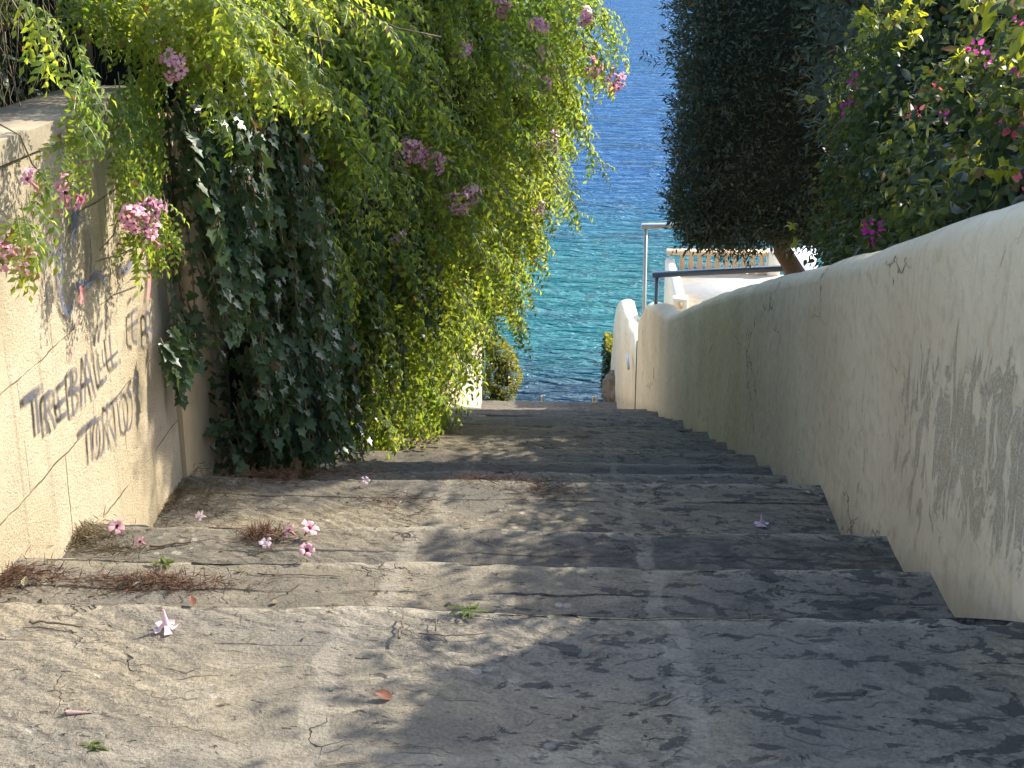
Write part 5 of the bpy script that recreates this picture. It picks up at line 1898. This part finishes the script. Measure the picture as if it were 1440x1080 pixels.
twig([(560, 906), (566, 888), (569, 868)], 0.0035, 'short forked brown twig near the sunny edge of the nearest step', 0.012)
twig([(589, 894), (640, 897), (690, 893)], 0.0018, 'thin long straw lying across the nearest step')
twig([(612, 893), (614, 873)], 0.002, 'tiny upright straw crossing the long thin straw', 0.01)
twig([(212, 772), (240, 768), (270, 764)], 0.005, 'dark twig ending at the light pink flower')
twig([(42, 878), (70, 879), (118, 886)], 0.0035, 'dark stick lying along the groove of the nearest step')
twig([(362, 810), (420, 811), (480, 813)], 0.0022, 'fine dry stem on the sunny second step')

# broken plant stub at the wall foot
s = empty('plant_stub', ground_hit(122, 727), 'broken dry plant stub growing at the wall foot', 'plant')
p = np.array(s.location)
m = MB()
m.tube([p, p + [0.0, 0, 0.07], p + [0.004, -0.005, 0.085]], [0.007, 0.006, 0.005], 7)
m.tube([p + [0, 0, 0.04], p + [-0.03, -0.02, 0.085], p + [-0.05, -0.03, 0.08]], 0.004, 6)
m.tube([p + [-0.03, -0.02, 0.085], p + [-0.06, -0.05, 0.05]], 0.003, 5)
m.build('stem', M['twig'], s)

# dry bud, red leaf, pale leaves
o = empty('dry_flower', ground_hit(116, 1007), 'shrivelled striped brown flower on the nearest step', 'flower')
p = np.array(o.location)
R = frames(np.array([[-1.0, -0.15, 0.05]]), np.array([[0, 0, 1.0]]))[0]
(V, T), (V2, T2) = TRUMP[0]
Vs = V * np.array([0.9, 0.3, 0.3]) * 0.9
M['dry_tube'] = simple('shrivelled_tube', (0.30, 0.21, 0.19), 0.9, 0, 0.6, 300, 0.002)
V2 = V2 + 0.0015 * vnoise(V2 * 200, 1.0, 3)[:, None]
V2[:, 1:] *= np.array([0.8, 0.6])
mesh_np('tube', V2 @ R.T * 0.95 + p + [0, 0, 0.008], T2, M['dry_tube'], o)
mesh_np('petals', Vs @ R.T + p + [0, 0, 0.010], T, M['dry_tube'], o)


def dry_leaf(px, py, label, mat, size, seed):
    rng = np.random.default_rng(seed)
    p = ground_hit(px, py)
    V, T = leaf6(1.0, 0.6, 0.7, -0.35)
    a = rng.uniform(0, 6.28)
    R = frames(np.array([[math.cos(a), math.sin(a), 0.1]]), np.array([[rng.uniform(-.4, .4), -0.3, 1.0]]))[0]
    W_ = V @ R.T * size
    W_ += p + np.array([0, 0, 0.004 - W_[:, 2].min()])
    tag(mesh_np('dry_leaf', W_, T, M[mat], None, origin=p), label, 'leaf')


dry_leaf(552, 984, 'curled red brown dry leaf on a dark patch of the nearest step', 'dry_leaf', 0.042, 1)
dry_leaf(34, 826, 'pale yellow dry leaf by the red needles at the left edge', 'pale_leaf', 0.035, 2)
dry_leaf(63, 776, 'pale yellow dry leaf on the step edge near the wall', 'pale_leaf', 0.03, 3)
dry_leaf(98, 777, 'white flake of leaf on the second step near the wall', 'pale_leaf', 0.022, 4)
dry_leaf(183, 807, 'pale flake of leaf above the long needle litter', 'pale_leaf', 0.024, 5)
dry_leaf(1140, 695, 'white flake near the cream wall foot in the shade', 'pale_leaf', 0.03, 6)
dry_leaf(1166, 733, 'small white flake in the corner by the cream wall', 'pale_leaf', 0.024, 7)
dry_leaf(272, 854, 'dark tipped dry bud on the sunny nearest step', 'dry_leaf', 0.03, 8)
dry_leaf(480, 690, 'small yellow dry leaf on the fourth step', 'pale_leaf', 0.03, 9)


def weed(px, py, label, n, size, seed, flat=0.5):
    rng = np.random.default_rng(seed)
    p = ground_hit(px, py)
    o = empty('weed', p, label, 'weed')
    a = rng.uniform(0, 6.28, n)
    ax = norm(np.stack([np.cos(a), np.sin(a), rng.uniform(0.1, flat + 0.3, n)], -1))
    V, T = scatter([leaf6(1.0, 0.32, 0.3, 0.3)], np.tile(p, (n, 1)) + np.stack([rng.normal(0, .012, n), rng.normal(0, .008, n), np.full(n, .004)], -1), frames(ax, np.tile([0, 0, 1.0], (n, 1)) + rng.normal(0, .2, (n, 3))), rng.uniform(0.5, 1.1, n) * size, rng)
    mesh_np('leaves', V, T, M['weed'], o)


weed(660, 861, 'bright green weed rosette in the joint of the nearest step', 26, 0.03, 3, 0.2)
weed(133, 1052, 'dull green weed in the groove at the bottom of the picture', 18, 0.022, 4, 0.1)
weed(232, 795, 'small green sprig on the second step above the red needles', 10, 0.04, 5, 0.5)
